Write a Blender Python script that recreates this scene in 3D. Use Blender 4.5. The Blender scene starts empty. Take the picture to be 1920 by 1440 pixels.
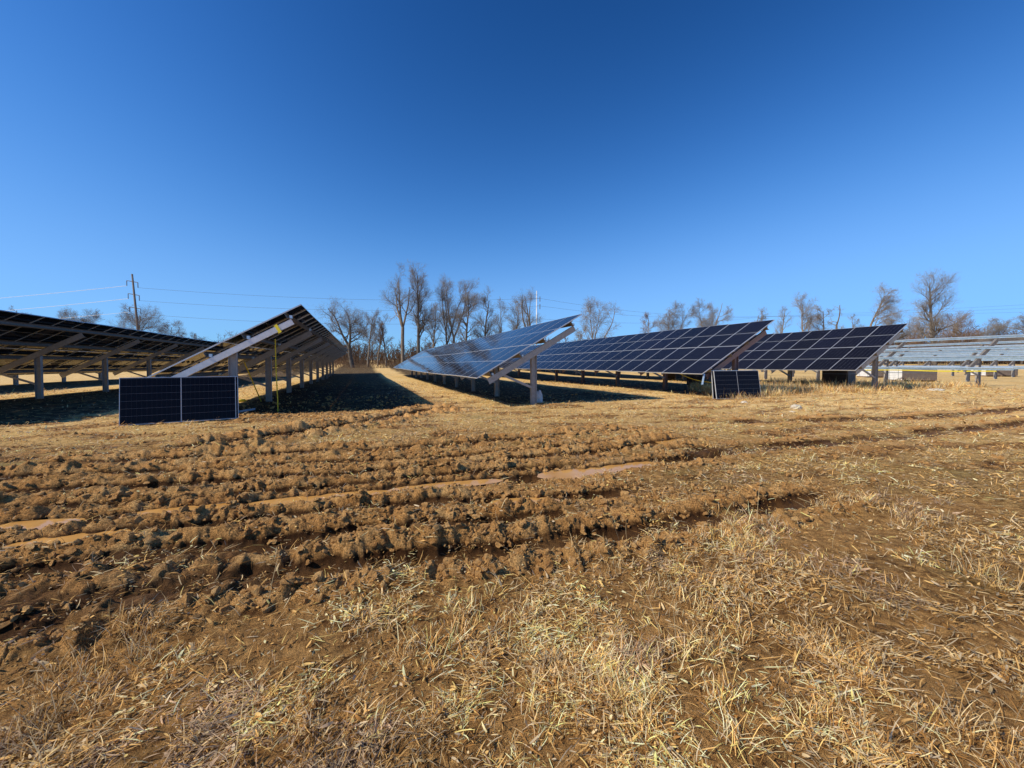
import bpy, math, random
import numpy as np
from mathutils import Vector, Matrix

random.seed(7)
RNG = np.random.default_rng(11)
SC = bpy.context.scene
COL = SC.collection
F, HY, CAMH = 760.0, 683.0, 1.45
TH = math.atan(280.0 / 760.0)
CN = (math.cos(TH), math.sin(TH))      # across the rows
CD = (-math.sin(TH), math.cos(TH))     # along the rows
TILT = math.radians(30)

# ------------------------------------------------------------------ helpers
def link(name, data, parent=None, loc=None, rot=None):
    o = bpy.data.objects.new(name, data)
    COL.objects.link(o)
    if parent is not None: o.parent = parent
    if loc is not None: o.location = loc
    if rot is not None: o.rotation_euler = rot
    return o

def tag(o, label=None, cat=None, group=None, kind=None):
    if label: o['label'] = label
    if cat: o['category'] = cat
    if group: o['group'] = group
    if kind: o['kind'] = kind
    return o

def npmesh(name, V, Q, mats, smooth=False, colors=None, attrs=None, T=None, matidx=None):
    """V (n,3); Q (m,4) quads; T (k,3) triangles"""
    me = bpy.data.meshes.new(name)
    V = np.asarray(V, dtype=np.float32)
    nq = 0 if Q is None else len(Q)
    nt = 0 if T is None else len(T)
    loops = []
    if nq: loops.append(np.asarray(Q, dtype=np.int32).ravel())
    if nt: loops.append(np.asarray(T, dtype=np.int32).ravel())
    loops = np.concatenate(loops)
    starts = np.concatenate([np.arange(nq, dtype=np.int32) * 4, nq * 4 + np.arange(nt, dtype=np.int32) * 3])
    me.vertices.add(len(V)); me.vertices.foreach_set('co', V.ravel())
    me.loops.add(len(loops)); me.loops.foreach_set('vertex_index', loops)
    me.polygons.add(nq + nt); me.polygons.foreach_set('loop_start', starts)
    me.update(calc_edges=True)
    me.polygons.foreach_set('use_smooth', np.full(nq + nt, smooth, dtype=bool))
    if colors is not None:
        a = me.color_attributes.new('Col', 'FLOAT_COLOR', 'POINT')
        c = np.ones((len(V), 4), dtype=np.float32); c[:, :3] = colors
        a.data.foreach_set('color', c.ravel())
    if attrs:
        for k, v in attrs.items():
            a = me.attributes.new(k, 'FLOAT', 'POINT')
            a.data.foreach_set('value', np.asarray(v, dtype=np.float32).ravel())
    for m in (mats if isinstance(mats, (list, tuple)) else [mats]): me.materials.append(m)
    if matidx is not None: me.polygons.foreach_set('material_index', np.asarray(matidx, dtype=np.int32))
    return me

class MB:
    """collects simple solids and builds one mesh"""
    def __init__(s): s.v = []; s.f = []; s.m = []
    def add(s, vs, fs, mi=0):
        b = len(s.v); s.v += [tuple(v) for v in vs]
        for f in fs: s.f.append(tuple(b + i for i in f)); s.m.append(mi)
    def prism(s, prof, p0, p1, ax, ay, mi=0):
        """extrude closed 2-D profile (in axes ax, ay) from p0 to p1"""
        p0, p1, ax, ay = Vector(p0), Vector(p1), Vector(ax), Vector(ay)
        n = len(prof)
        vs = [p0 + ax * a + ay * b for a, b in prof] + [p1 + ax * a + ay * b for a, b in prof]
        fs = [(i, (i + 1) % n, n + (i + 1) % n, n + i) for i in range(n)]
        fs += [tuple(range(n))[::-1], tuple(range(n, 2 * n))]
        s.add(vs, fs, mi)
    def box(s, c, d, mi=0, rz=0.0):
        x, y, z = d[0] / 2, d[1] / 2, d[2] / 2
        R = Matrix.Rotation(rz, 3, 'Z'); c = Vector(c)
        vs = [c + R @ Vector((i * x, j * y, k * z)) for i in (-1, 1) for j in (-1, 1) for k in (-1, 1)]
        s.add(vs, [(0, 1, 3, 2), (4, 6, 7, 5), (0, 4, 5, 1), (2, 3, 7, 6), (0, 2, 6, 4), (1, 5, 7, 3)], mi)
    def tube(s, pts, r, k=6, mi=0, r1=None):
        pts = [Vector(p) for p in pts]; n = len(pts); rings = []
        for i, p in enumerate(pts):
            t = (pts[min(i + 1, n - 1)] - pts[max(i - 1, 0)]).normalized()
            up = Vector((0, 0, 1)) if abs(t.z) < 0.9 else Vector((1, 0, 0))
            a = t.cross(up).normalized(); b = a.cross(t)
            rr = r if r1 is None else r + (r1 - r) * i / (n - 1)
            rings.append([p + (a * math.cos(2 * math.pi * j / k) + b * math.sin(2 * math.pi * j / k)) * rr for j in range(k)])
        vs = [v for g in rings for v in g]; fs = []
        for i in range(n - 1):
            for j in range(k):
                fs.append((i * k + j, i * k + (j + 1) % k, (i + 1) * k + (j + 1) % k, (i + 1) * k + j))
        fs += [tuple(range(k))[::-1], tuple(range((n - 1) * k, n * k))]
        s.add(vs, fs, mi)
    def mesh(s, name, mats, smooth=False):
        me = bpy.data.meshes.new(name)
        me.from_pydata(s.v, [], s.f); me.update()
        for m in (mats if isinstance(mats, (list, tuple)) else [mats]): me.materials.append(m)
        me.polygons.foreach_set('material_index', s.m)
        if smooth: me.polygons.foreach_set('use_smooth', [True] * len(s.f))
        return me

# ------------------------------------------------------------------ noise
def _h(xi, yi, seed):
    h = (xi * 374761393 + yi * 668265263 + seed * 974634777) & 0xffffffff
    h = ((h ^ (h >> 13)) * 1274126177) & 0xffffffff
    h = ((h ^ (h >> 16)) * 2246822519) & 0xffffffff
    return ((h ^ (h >> 15)) & 0xffffff) / float(0xffffff)

def vnoise(x, y, seed=0):
    """smooth gradient noise, about -1..1"""
    xf = np.floor(x); yf = np.floor(y); fx = x - xf; fy = y - yf
    xi = xf.astype(np.int64); yi = yf.astype(np.int64)
    u = fx * fx * fx * (fx * (fx * 6 - 15) + 10); v = fy * fy * fy * (fy * (fy * 6 - 15) + 10)
    def g(ix, iy, dx, dy):
        a = _h(ix, iy, seed) * 6.2831853
        return np.cos(a) * dx + np.sin(a) * dy
    n00 = g(xi, yi, fx, fy); n10 = g(xi + 1, yi, fx - 1, fy)
    n01 = g(xi, yi + 1, fx, fy - 1); n11 = g(xi + 1, yi + 1, fx - 1, fy - 1)
    return 1.5 * ((n00 * (1 - u) + n10 * u) * (1 - v) + (n01 * (1 - u) + n11 * u) * v)

def fbm(x, y, sc, oct=4, seed=0, gain=0.5):
    t = 0.0; a = 1.0; f = 1.0 / sc
    for i in range(oct):
        t = t + a * vnoise(x * f + 17.3 * i, y * f - 9.1 * i, seed + i); a *= gain; f *= 2.03
    return t

def lumps(x, y, cell, seed, rmin=.25, rmax=.62):
    """height of rounded, angular clods scattered one per cell (0..1)"""
    xs = x / cell; ys = y / cell
    xf = np.floor(xs).astype(np.int64); yf = np.floor(ys).astype(np.int64)
    best = np.zeros_like(x)
    for i in (-1, 0, 1):
        for j in (-1, 0, 1):
            cx = xf + i; cy = yf + j
            px = cx + _h(cx, cy, seed); py = cy + _h(cx, cy, seed + 1)
            rr = rmin + (rmax - rmin) * _h(cx, cy, seed + 2)
            an = _h(cx, cy, seed + 3) * 3.14
            dx = xs - px; dy = ys - py
            ca, sa = np.cos(an), np.sin(an)
            ex = (dx * ca + dy * sa) / rr; ey = (-dx * sa + dy * ca) / (rr * .7)
            d = np.maximum(np.sqrt(ex * ex + ey * ey), .85 * (np.abs(ex) + np.abs(ey)))
            h = np.clip(1 - d, 0, 1) ** .6 * rr / rmax
            best = np.maximum(best, h)
    return best

def sstep(a, b, x):
    t = np.clip((x - a) / (b - a), 0, 1); return t * t * (3 - 2 * t)

# ------------------------------------------------------------------ terrain
def gmac(x, y):
    """broad lie of the land"""
    s = x * CN[0] + y * CN[1]
    z = .012 * np.clip(s - 8, 0, 16)
    z = z + .024 * np.clip(y - 45, 0, 150)
    z = z - .05 * sstep(-3.5, -8, s) * sstep(14, 8, y)
    z = z + .05 * vnoise(x / 9., y / 9., 50) * sstep(3, 12, np.hypot(x, y))
    return z

def G(x, y): return float(gmac(np.array([float(x)]), np.array([float(y)]))[0])

def at(px, py):
    """ground point seen at photo pixel (px, py)"""
    Y = F * CAMH / (py - HY); return ((px - 960) / F * Y, Y)

TRACKS = {  # name: (points, half width, depth, berm, lug height, lug spacing)
 'A': ([at(-500, 1040), at(0, 990), at(300, 962), at(640, 931), at(950, 902), at(1130, 884), at(1260, 866), at(1420, 842)], .20, .07, .022, .032, .20),
 'B': ([at(-500, 1085), at(0, 1028), at(250, 1000), at(500, 972), at(760, 950), at(1030, 937), at(1250, 910)], .17, .06, .022, .030, .19),
 'C': ([at(-400, 1330), at(0, 1190), at(220, 1135), at(450, 1090), at(700, 1062), at(900, 1040), at(1100, 1012), at(1290, 983), at(1480, 945), at(1640, 925)], .22, .07, .03, .075, .21),
 'D': ([at(-400, 960), at(0, 930), at(400, 905), at(800, 880), at(1100, 852), at(1350, 822)], .18, .06, .03, .05, .22),
 'H': ([at(-300, 1150), at(0, 1085), at(300, 1045), at(600, 1010), at(900, 985), at(1150, 960)], .2, .06, .03, .045, .24),
 'E': ([at(0, 880), at(400, 858), at(760, 842), at(1000, 822), at(1250, 800)], .22, .06, .05, .06, .3),
 'P': ([at(-500, 1000), at(0, 958), at(350, 935), at(700, 908), at(1000, 882), at(1150, 868)], .14, .055, .02, .045, .2),
 'R': ([at(-300, 905), at(0, 898), at(400, 880), at(800, 860), at(1100, 835), at(1300, 815)], .16, .05, .025, .045, .24),
 'S': ([at(-300, 1230), at(0, 1135), at(250, 1090), at(450, 1058), at(650, 1035)], .18, .06, .03, .055, .22),
 'K': ([at(300, 848), at(560, 812), at(700, 790), at(800, 768), at(900, 764)], .4, .07, .07, .10, .35),
 'M': ([at(1250, 850), at(1500, 838), at(1750, 815), at(2050, 790)], .3, .05, .03, .0, .3),
 'N': ([at(1350, 795), at(1650, 790), at(1920, 776), at(2300, 765)], .3, .05, .03, .0, .3),
}
def track_uv(P, x, y):
    """signed distance across and distance along a polyline"""
    best = np.full(x.shape, 1e9); u = np.full(x.shape, 1e9); v = np.zeros(x.shape); L = 0.
    for (x0, y0), (x1, y1) in zip(P[:-1], P[1:]):
        dx, dy = x1 - x0, y1 - y0; l = math.hypot(dx, dy); dx /= l; dy /= l
        t = np.clip((x - x0) * dx + (y - y0) * dy, 0, l)
        ex = x - x0 - t * dx; ey = y - y0 - t * dy; d = np.hypot(ex, ey)
        m = d < best
        best = np.where(m, d, best); u = np.where(m, np.sign(dx * ey - dy * ex) * d, u); v = np.where(m, L + t, v)
        L += l
    return u, v, L

PUDS = []   # (track, v0, v1, half width, water level) filled in below
STREAK = (math.cos(math.radians(20)), math.sin(math.radians(20)))
def knobs(u, v, w, lsp, lug, seed):
    """lumps squeezed up beside a tyre track, one per lug on each side"""
    best = np.zeros_like(u)
    base = np.floor(v / lsp).astype(np.int64)
    for side in (-1, 1):
        for k in (-1, 0, 1):
            i = base + k; z0 = np.full_like(i, 7 * side)
            j1 = _h(i, z0, seed); j2 = _h(i, z0, seed + 1); j3 = _h(i, z0, seed + 2); j4 = _h(i, z0, seed + 3)
            cv = (i + .5 + .35 * (j1 - .5)) * lsp; cu = side * w * (1.5 + .4 * (j2 - .5))
            rv = lsp * (.34 + .26 * j3); ru = w * (.5 + .5 * j4)
            dv = v - cv + .35 * (u - cu) * side; du = u - cu
            d = np.maximum(np.hypot(dv / rv, du / ru), .8 * (np.abs(dv) / rv + np.abs(du) / ru))
            h = np.clip(1 - d, 0, 1) ** .75 * (.40 + .75 * _h(i, z0, seed + 5) ** 1.3)
            best = np.maximum(best, h)
    return lug * best

def height(x, y, full=False):
    """ground height with tracks and clods; with full: also mud, wet, bare and relief masks"""
    r = np.hypot(x, y)
    z0 = gmac(x, y) + .035 * fbm(x, y, 1.7, 3, 3) * sstep(40, 15, r)
    z = z0.copy()
    near = sstep(26, 10, r)
    wx = x + .05 * fbm(x, y, .22, 3, 90, .6); wy = y + .05 * fbm(x, y, .22, 3, 95, .6)
    mud = np.zeros_like(x); wet = np.zeros_like(x); rut = np.zeros_like(x); pm = np.zeros_like(x); pz = np.zeros_like(x); kb = np.zeros_like(x); tz = np.zeros_like(x)
    for n_, (k, (P, w, dep, berm, lug, lsp)) in enumerate(TRACKS.items()):
        u, v, L = track_uv(P, wx, wy)
        au = np.abs(u)
        fade = sstep(0, .6, v) * sstep(0, .9, L - v)
        m = sstep(w * 2.6, w * 1.2, au) * fade
        var = 1 + .45 * vnoise(v / .7, u * 0 + 3.3, 60)
        z = z - fade * dep * sstep(w * 1.15, w * .55, au) * var + fade * berm * np.exp(-((au - w * 1.5) / (w * .5)) ** 2) * var
        if lug > 0:
            kn = knobs(u, v, w, lsp, lug, 300 + 10 * n_) * fade; z = z + kn; kb = np.maximum(kb, kn)
        mud = np.maximum(mud, m * (.55 if lug == 0 else 1))
        rut = np.maximum(rut, fade * sstep(w * 1.0, w * .5, au)); tz = np.maximum(tz, m)
        for (pk, v0, v1, hw, lev) in PUDS:
            if pk == k:
                q = sstep(hw * 1.25, hw * .85, au) * sstep(v0 - .12, v0 + .12, v) * sstep(v1 + .12, v1 - .12, v)
                pz = np.where(q > pm, lev, pz); pm = np.maximum(pm, q)
    a = x * STREAK[0] + y * STREAK[1]; b = -x * STREAK[1] + y * STREAK[0]
    streak = fbm(a / 2.6, b, .55, 3, 30)
    yb = 2.64 + np.where(x > -.38, .45, .29) * (x + .38) - .45 * sstep(-.6, -1.6, x)
    ch = sstep(0, .35, y - yb + .16 * fbm(x, y, .6, 2, 22)) * sstep(8.8, 5.8, y + .8 * fbm(x, y, 1.5, 2, 23)) * sstep(0, 1.4, 2.2 + .25 * y - x + .4 * fbm(x, y, 1., 2, 24))
    chn = np.clip(ch * (.30 + 1.1 * streak), 0, .8)
    mud = np.maximum(mud * np.clip(.85 + .5 * fbm(x, y, .5, 2, 31), .3, 1), chn)
    k2 = sstep(.44, .74, .5 + .5 * fbm(a / 2.2, b, .8, 4, 33))   # scattered churned patches further out
    mud = np.clip(np.maximum(mud, .60 * k2 * sstep(3, 6, y) * sstep(32, 14, r)), 0, 1)
    s_ = x * CN[0] + y * CN[1]; a_ = x * CD[0] + y * CD[1]
    mz = .85 * sstep(-4.6, -3.4, s_) * sstep(3.2, 2.2, s_) * sstep(11.3, 12.8, a_) * sstep(34, 24, a_)
    mud = np.maximum(mud, mz * np.clip(.65 + .6 * fbm(x, y, 1.2, 2, 35), 0, 1))
    bare = sstep(.10, .45, fbm(x, y, 1.0, 3, 44)) * sstep(.2, 1.2, x + .5 * (3 - y) + .4) * sstep(7, 3.6, y)
    bare = np.maximum(bare, .9 * sstep(-.1, .4, fbm(x, y, .5, 3, 47)) * sstep(3.0, 2.0, y))
    # clods and crumbs
    c1 = lumps(wx, wy, .15, 5); c2 = lumps(wx + 3, wy, .075, 15); c3 = lumps(wx, wy + 5, .045, 25)
    cm = np.clip(mud * 1.2 - .1, 0, 1) * (1 - .8 * rut); cl = cm * (1 - .55 * tz)
    bill = np.abs(fbm(x, y, .22, 1, 67)) + .6 * np.abs(vnoise(wx / .11, wy / .11, 68)) + .4 * np.abs(vnoise(wx / .055, wy / .055, 69)) + .26 * np.abs(vnoise(wx / .028, wy / .028, 70))
    big = sstep(-.1, .4, vnoise(x / .7, y / .7, 81))
    det = cl * (.028 * c1 * big + .023 * c2 + .013 * c3) * near
    det = det + (.15 + .85 * cm) * .032 * (bill - .45) * near * (1 - .6 * rut)
    det = det + .005 * (1 - cm) * fbm(x, y, .08, 3, 66, .6) * near
    det = det + .016 * fbm(x, y, .42, 3, 71) * near * (1 - .5 * bare)
    z = z + det * (.82 + .5 * mz)
    z = z * (1 - pm) + (pz - .022 + .3 * (z - z0)) * pm
    if not full: return z
    wet = np.clip(rut * (.55 + .5 * fbm(x, y, .6, 2, 77)), 0, 1)
    wet = np.clip(np.maximum(wet, pm * .8), 0, 1)
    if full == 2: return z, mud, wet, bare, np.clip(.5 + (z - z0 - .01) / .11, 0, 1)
    return z, mud, wet, bare
def height_s(x, y): return float(height(np.array([float(x)]), np.array([float(y)]))[0])

def tlen(key, px, py):
    x, y = at(px, py); u, v, L = track_uv(TRACKS[key][0], np.array([x]), np.array([y])); return float(v[0])
def tpoint(key, v):
    L = 0; P = TRACKS[key][0]
    for a, b in zip(P[:-1], P[1:]):
        l = math.hypot(b[0] - a[0], b[1] - a[1])
        if v <= L + l or b is P[-1]:
            t = (v - L) / l; return a[0] + (b[0] - a[0]) * t, a[1] + (b[1] - a[1]) * t, -(b[1] - a[1]) / l, (b[0] - a[0]) / l
        L += l
PUDL = [('A', 1020, 894, 1225, 870, .22, 'largest puddle, a broad lavender pool at the right end of the rut'),
 ('A', 240, 968, 420, 950, .15, 'orange muddy water at the left of the upper rut, before the middle strip'),
 ('A', 470, 946, 720, 924, .13, 'long orange water strip in the middle of the upper rut'),
 ('A', 740, 921, 930, 904, .10, 'narrow orange water strip just left of the broad pool'),
 ('A', -300, 1020, 125, 980, .14, 'muddy water strip entering at the left edge, upper rut'),
 ('B', 10, 1028, 215, 1004, .14, 'muddy water strip at left in the second, lower rut'),
 ('B', 930, 941, 1035, 936, .12, 'small water patch in the lower rut below the broad pool'),
 ('D', 1245, 835, 1300, 828, .22, 'faint small pool beyond the broad lavender one')]
_pl = []
for (k, ax, ay, bx, by, hw, lab) in PUDL:
    v0, v1 = sorted((tlen(k, ax, ay), tlen(k, bx, by))); ps = [tpoint(k, v0 + (v1 - v0) * q / 8) for q in range(9)]
    xs = np.array([p[0] for p in ps]); ys = np.array([p[1] for p in ps])
    _pl.append((k, v0, v1, hw * .8, float(np.mean(gmac(xs, ys) + .035 * fbm(xs, ys, 1.7, 3, 3))) - .010))
PUDS.extend(_pl)
# ------------------------------------------------------------------ materials
def newmat(name):
    m = bpy.data.materials.new(name); m.use_nodes = True
    nt = m.node_tree; b = nt.nodes['Principled BSDF']
    return m, nt, b
def N(nt, t, **kw):
    n = nt.nodes.new(t)
    for k, v in kw.items():
        if k in n.inputs.keys() if hasattr(n.inputs, 'keys') else False: n.inputs[k].default_value = v
        else: setattr(n, k, v)
    return n
def mix(nt, fac, a, b, mode='MIX'):
    n = nt.nodes.new('ShaderNodeMix'); n.data_type = 'RGBA'; n.blend_type = mode
    for i, val in ((0, fac), (6, a), (7, b)):
        if hasattr(val, 'is_linked') or isinstance(val, bpy.types.NodeSocket): nt.links.new(val, n.inputs[i])
        elif i == 0: n.inputs[0].default_value = val
        else: n.inputs[i].default_value = (*val, 1)
    return n.outputs[2]
def ramp(nt, fac, stops):
    n = nt.nodes.new('ShaderNodeValToRGB'); e = n.color_ramp.elements
    while len(e) < len(stops): e.new(.5)
    for el, (p, c) in zip(e, stops):
        el.position = p; el.color = (*c, 1) if len(c) == 3 else c
    nt.links.new(fac, n.inputs[0]); return n.outputs[0]
def math_(nt, op, a, b=0.0, clamp=False):
    n = nt.nodes.new('ShaderNodeMath'); n.operation = op; n.use_clamp = clamp
    for i, v in enumerate((a, b)):
        if isinstance(v, bpy.types.NodeSocket): nt.links.new(v, n.inputs[i])
        else: n.inputs[i].default_value = v
    return n.outputs[0]
def noise(nt, vec, scale, detail=4, rough=.55, dist=0):
    n = nt.nodes.new('ShaderNodeTexNoise'); n.inputs['Scale'].default_value = scale
    n.inputs['Detail'].default_value = detail; n.inputs['Roughness'].default_value = rough; n.inputs['Distortion'].default_value = dist
    nt.links.new(vec, n.inputs['Vector']); return n.outputs[0]
def bump(nt, h, dist, strength=1., prev=None):
    n = nt.nodes.new('ShaderNodeBump'); n.inputs['Distance'].default_value = dist; n.inputs['Strength'].default_value = strength
    nt.links.new(h, n.inputs['Height'])
    if prev is not None: nt.links.new(prev, n.inputs['Normal'])
    return n.outputs[0]
def attr(nt, name):
    n = nt.nodes.new('ShaderNodeAttribute'); n.attribute_name = name; return n

def mat_ground():
    m, nt, b = newmat('clay_and_straw')
    pos = nt.nodes.new('ShaderNodeNewGeometry').outputs['Position']
    mud = attr(nt, 'mud').outputs['Fac']; wet = attr(nt, 'wet').outputs['Fac']; bare = attr(nt, 'bare').outputs['Fac']; rel = attr(nt, 'relief').outputs['Fac']
    n1 = noise(nt, pos, 2.2, 6, .65); n2 = noise(nt, pos, 14, 6, .7); n3 = noise(nt, pos, 70, 4, .7); n4 = noise(nt, pos, .35, 4, .6); n5 = noise(nt, pos, 5, 6, .7)
    straw = ramp(nt, n2, [(.30, (.17, .085, .022)), (.42, (.50, .29, .09)), (.54, (.78, .50, .18)), (.72, (.93, .67, .30))])
    straw = mix(nt, ramp(nt, n3, [(.38, (0, 0, 0)), (.62, (1, 1, 1))]), mix(nt, .5, straw, (.22, .12, .04)), straw)
    far = mix(nt, ramp(nt, n4, [(.35, (0, 0, 0)), (.65, (1, 1, 1))]), (.90, .58, .22), (.97, .72, .33))
    far = mix(nt, ramp(nt, n5, [(.40, (.55, .55, .55)), (.60, (0, 0, 0))]), far, (.42, .25, .085))
    vl = nt.nodes.new('ShaderNodeVectorMath'); vl.operation = 'LENGTH'; nt.links.new(pos, vl.inputs[0])
    ff = math_(nt, 'MULTIPLY', math_(nt, 'SUBTRACT', vl.outputs['Value'], 7), .09, True)
    straw = mix(nt, math_(nt, 'MULTIPLY', ff, .75), straw, far)
    nf = math_(nt, 'ADD', math_(nt, 'MULTIPLY', math_(nt, 'SUBTRACT', vl.outputs['Value'], 3.0), .13, True), .12, True)
    straw = mix(nt, nf, mix(nt, ramp(nt, n2, [(.38, (0, 0, 0)), (.62, (1, 1, 1))]), (.15, .065, .02), (.66, .36, .12)), straw)
    gz = ramp(nt, noise(nt, pos, .6, 5, .6), [(.55, (0, 0, 0)), (.72, (.55, .55, .55))])
    straw = mix(nt, gz, straw, (.17, .16, .04))
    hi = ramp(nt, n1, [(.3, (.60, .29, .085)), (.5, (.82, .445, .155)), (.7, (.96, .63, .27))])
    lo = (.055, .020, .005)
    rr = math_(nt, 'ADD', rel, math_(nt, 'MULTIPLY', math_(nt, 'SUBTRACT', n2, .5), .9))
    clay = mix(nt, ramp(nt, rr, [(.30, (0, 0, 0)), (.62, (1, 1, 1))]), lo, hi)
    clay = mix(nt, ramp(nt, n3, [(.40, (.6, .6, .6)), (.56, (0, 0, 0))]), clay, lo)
    barec = mix(nt, ramp(nt, n2, [(.35, (0, 0, 0)), (.65, (1, 1, 1))]), (.34, .17, .052), (.82, .46, .16))
    mm = math_(nt, 'ADD', mud, math_(nt, 'MULTIPLY', math_(nt, 'SUBTRACT', n2, .5), 1.1))
    mm = ramp(nt, mm, [(.18, (0, 0, 0)), (.5, (1, 1, 1))])
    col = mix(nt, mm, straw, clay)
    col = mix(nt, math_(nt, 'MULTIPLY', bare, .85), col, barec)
    # shadow of the panel rows painted into the trampled soil colour: broken dark patches
    soil_shadow = attr(nt, 'row_shadow').outputs['Fac']
    dm = math_(nt, 'MULTIPLY', soil_shadow, ramp(nt, n5, [(.42, (1, 1, 1)), (.70, (.55, .55, .55))]))
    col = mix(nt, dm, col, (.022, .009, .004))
    col = mix(nt, math_(nt, 'MULTIPLY', wet, .6), col, (.30, .15, .05))
    nt.links.new(col, b.inputs['Base Color'])
    rg = math_(nt, 'SUBTRACT', .95, math_(nt, 'MULTIPLY', wet, .45)); nt.links.new(rg, b.inputs['Roughness'])
    b.inputs['Specular IOR Level'].default_value = .15
    nn = bump(nt, noise(nt, pos, 26, 6, .75), .045, 1.); nn = bump(nt, noise(nt, pos, 120, 4, .75), .022, 1., nn)
    fade = math_(nt, 'SUBTRACT', 1.0, math_(nt, 'MULTIPLY', ff, .65))
    for nd in nt.nodes:
        if nd.bl_idname == 'ShaderNodeBump': nt.links.new(fade, nd.inputs['Strength'])
    grit = ramp(nt, noise(nt, pos, 260, 3, .8), [(.36, (.35, .35, .35)), (.5, (1, 1, 1)), (.68, (1.25, 1.2, 1.1))])
    nt.links.new(mix(nt, 1.0, col, mix(nt, ff, grit, (1, 1, 1)), 'MULTIPLY'), b.inputs['Base Color'])
    nt.links.new(nn, b.inputs['Normal'])
    return m

def mat_clod():
    m, nt, b = newmat('clay_clods')
    pos = nt.nodes.new('ShaderNodeNewGeometry').outputs['Position']
    c = ramp(nt, noise(nt, pos, 9, 6, .7), [(.3, (.36, .16, .045)), (.5, (.72, .385, .13)), (.7, (.94, .60, .25))])
    nt.links.new(c, b.inputs['Base Color']); b.inputs['Roughness'].default_value = .9
    b.inputs['Specular IOR Level'].default_value = .25
    nt.links.new(bump(nt, noise(nt, pos, 45, 6, .75), .08, 1.), b.inputs['Normal'])
    return m

def mat_straw():
    m, nt, b = newmat('dry_straw')
    c = attr(nt, 'Col').outputs['Color']
    nt.links.new(c, b.inputs['Base Color']); b.inputs['Roughness'].default_value = .75
    b.inputs['Specular IOR Level'].default_value = .12
    tr = nt.nodes.new('ShaderNodeBsdfTranslucent'); nt.links.new(c, tr.inputs['Color'])
    mx = nt.nodes.new('ShaderNodeMixShader'); mx.inputs[0].default_value = .32
    nt.links.new(b.outputs[0], mx.inputs[1]); nt.links.new(tr.outputs[0], mx.inputs[2])
    nt.links.new(mx.outputs[0], nt.nodes['Material Output'].inputs['Surface'])
    return m

def mat_metal(name, c1, c2, rough=.5, metal=.6, scale=8):
    m, nt, b = newmat(name)
    tc = nt.nodes.new('ShaderNodeNewGeometry').outputs['Position']
    f = noise(nt, tc, scale, 6, .7)
    nt.links.new(ramp(nt, f, [(.3, c1), (.7, c2)]), b.inputs['Base Color'])
    b.inputs['Metallic'].default_value = metal
    nt.links.new(ramp(nt, noise(nt, tc, scale * 3, 4), [(.3, (rough - .1,) * 3), (.7, (rough + .15,) * 3)]), b.inputs['Roughness'])
    return m

def mat_plain(name, c1, c2, rough=.7, scale=10, bumpd=0.0, spec=.4):
    m, nt, b = newmat(name)
    tc = nt.nodes.new('ShaderNodeNewGeometry').outputs['Position']
    nt.links.new(ramp(nt, noise(nt, tc, scale, 5, .65), [(.3, c1), (.7, c2)]), b.inputs['Base Color'])
    b.inputs['Roughness'].default_value = rough; b.inputs['Specular IOR Level'].default_value = spec
    if bumpd: nt.links.new(bump(nt, noise(nt, tc, scale * 4, 5, .7), bumpd), b.inputs['Normal'])
    return m

def mat_cells():
    """half-cut cells behind glass: 6 x 24 cells, white gap half way up; x is the long side of the module"""
    m, nt, b = newmat('solar_cells')
    tc = nt.nodes.new('ShaderNodeTexCoord').outputs['UV']
    sp = nt.nodes.new('ShaderNodeSeparateXYZ'); nt.links.new(tc, sp.inputs[0])
    def line(v, n, w):
        f = math_(nt, 'FRACT', math_(nt, 'MULTIPLY', v, n)); f = math_(nt, 'ABSOLUTE', math_(nt, 'SUBTRACT', f, .5))
        return math_(nt, 'GREATER_THAN', f, .5 - w)
    x, y = sp.outputs[0], sp.outputs[1]
    lc = line(y, 6, .012); lr = line(x, 24, .014)
    mid = math_(nt, 'LESS_THAN', math_(nt, 'ABSOLUTE', math_(nt, 'SUBTRACT', x, .5)), .0042)
    bus = line(y, 60, .07)
    oi = nt.nodes.new('ShaderNodeObjectInfo').outputs['Random']
    pos = nt.nodes.new('ShaderNodeNewGeometry').outputs['Position']
    dust = noise(nt, pos, 1.5, 6, .6)
    base = mix(nt, oi, (.0025, .003, .008), (.004, .005, .014))
    base = mix(nt, math_(nt, 'MULTIPLY', bus, .035), base, (.16, .17, .2))
    base = mix(nt, math_(nt, 'MULTIPLY', lr, .22), base, (.2, .2, .24))
    base = mix(nt, math_(nt, 'MULTIPLY', lc, .55), base, (.28, .29, .33))
    base = mix(nt, mid, base, (.5, .52, .55))
    base = mix(nt, math_(nt, 'MULTIPLY', dust, .012), base, (.5, .45, .38))
    nt.links.new(base, b.inputs['Base Color'])
    nt.links.new(ramp(nt, dust, [(.3, (.03,) * 3), (.7, (.09,) * 3)]), b.inputs['Roughness'])
    b.inputs['IOR'].default_value = 1.17
    return m

def mat_water():
    m, nt, b = newmat('muddy_water')
    pos = nt.nodes.new('ShaderNodeNewGeometry').outputs['Position']
    nt.links.new(ramp(nt, noise(nt, pos, 3, 4), [(.3, (.50, .25, .065)), (.7, (.64, .35, .11))]), b.inputs['Base Color'])
    b.inputs['Roughness'].default_value = .10; b.inputs['IOR'].default_value = 1.25
    nt.links.new(bump(nt, noise(nt, pos, 9, 2), .003, .3), b.inputs['Normal'])
    return m

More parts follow.
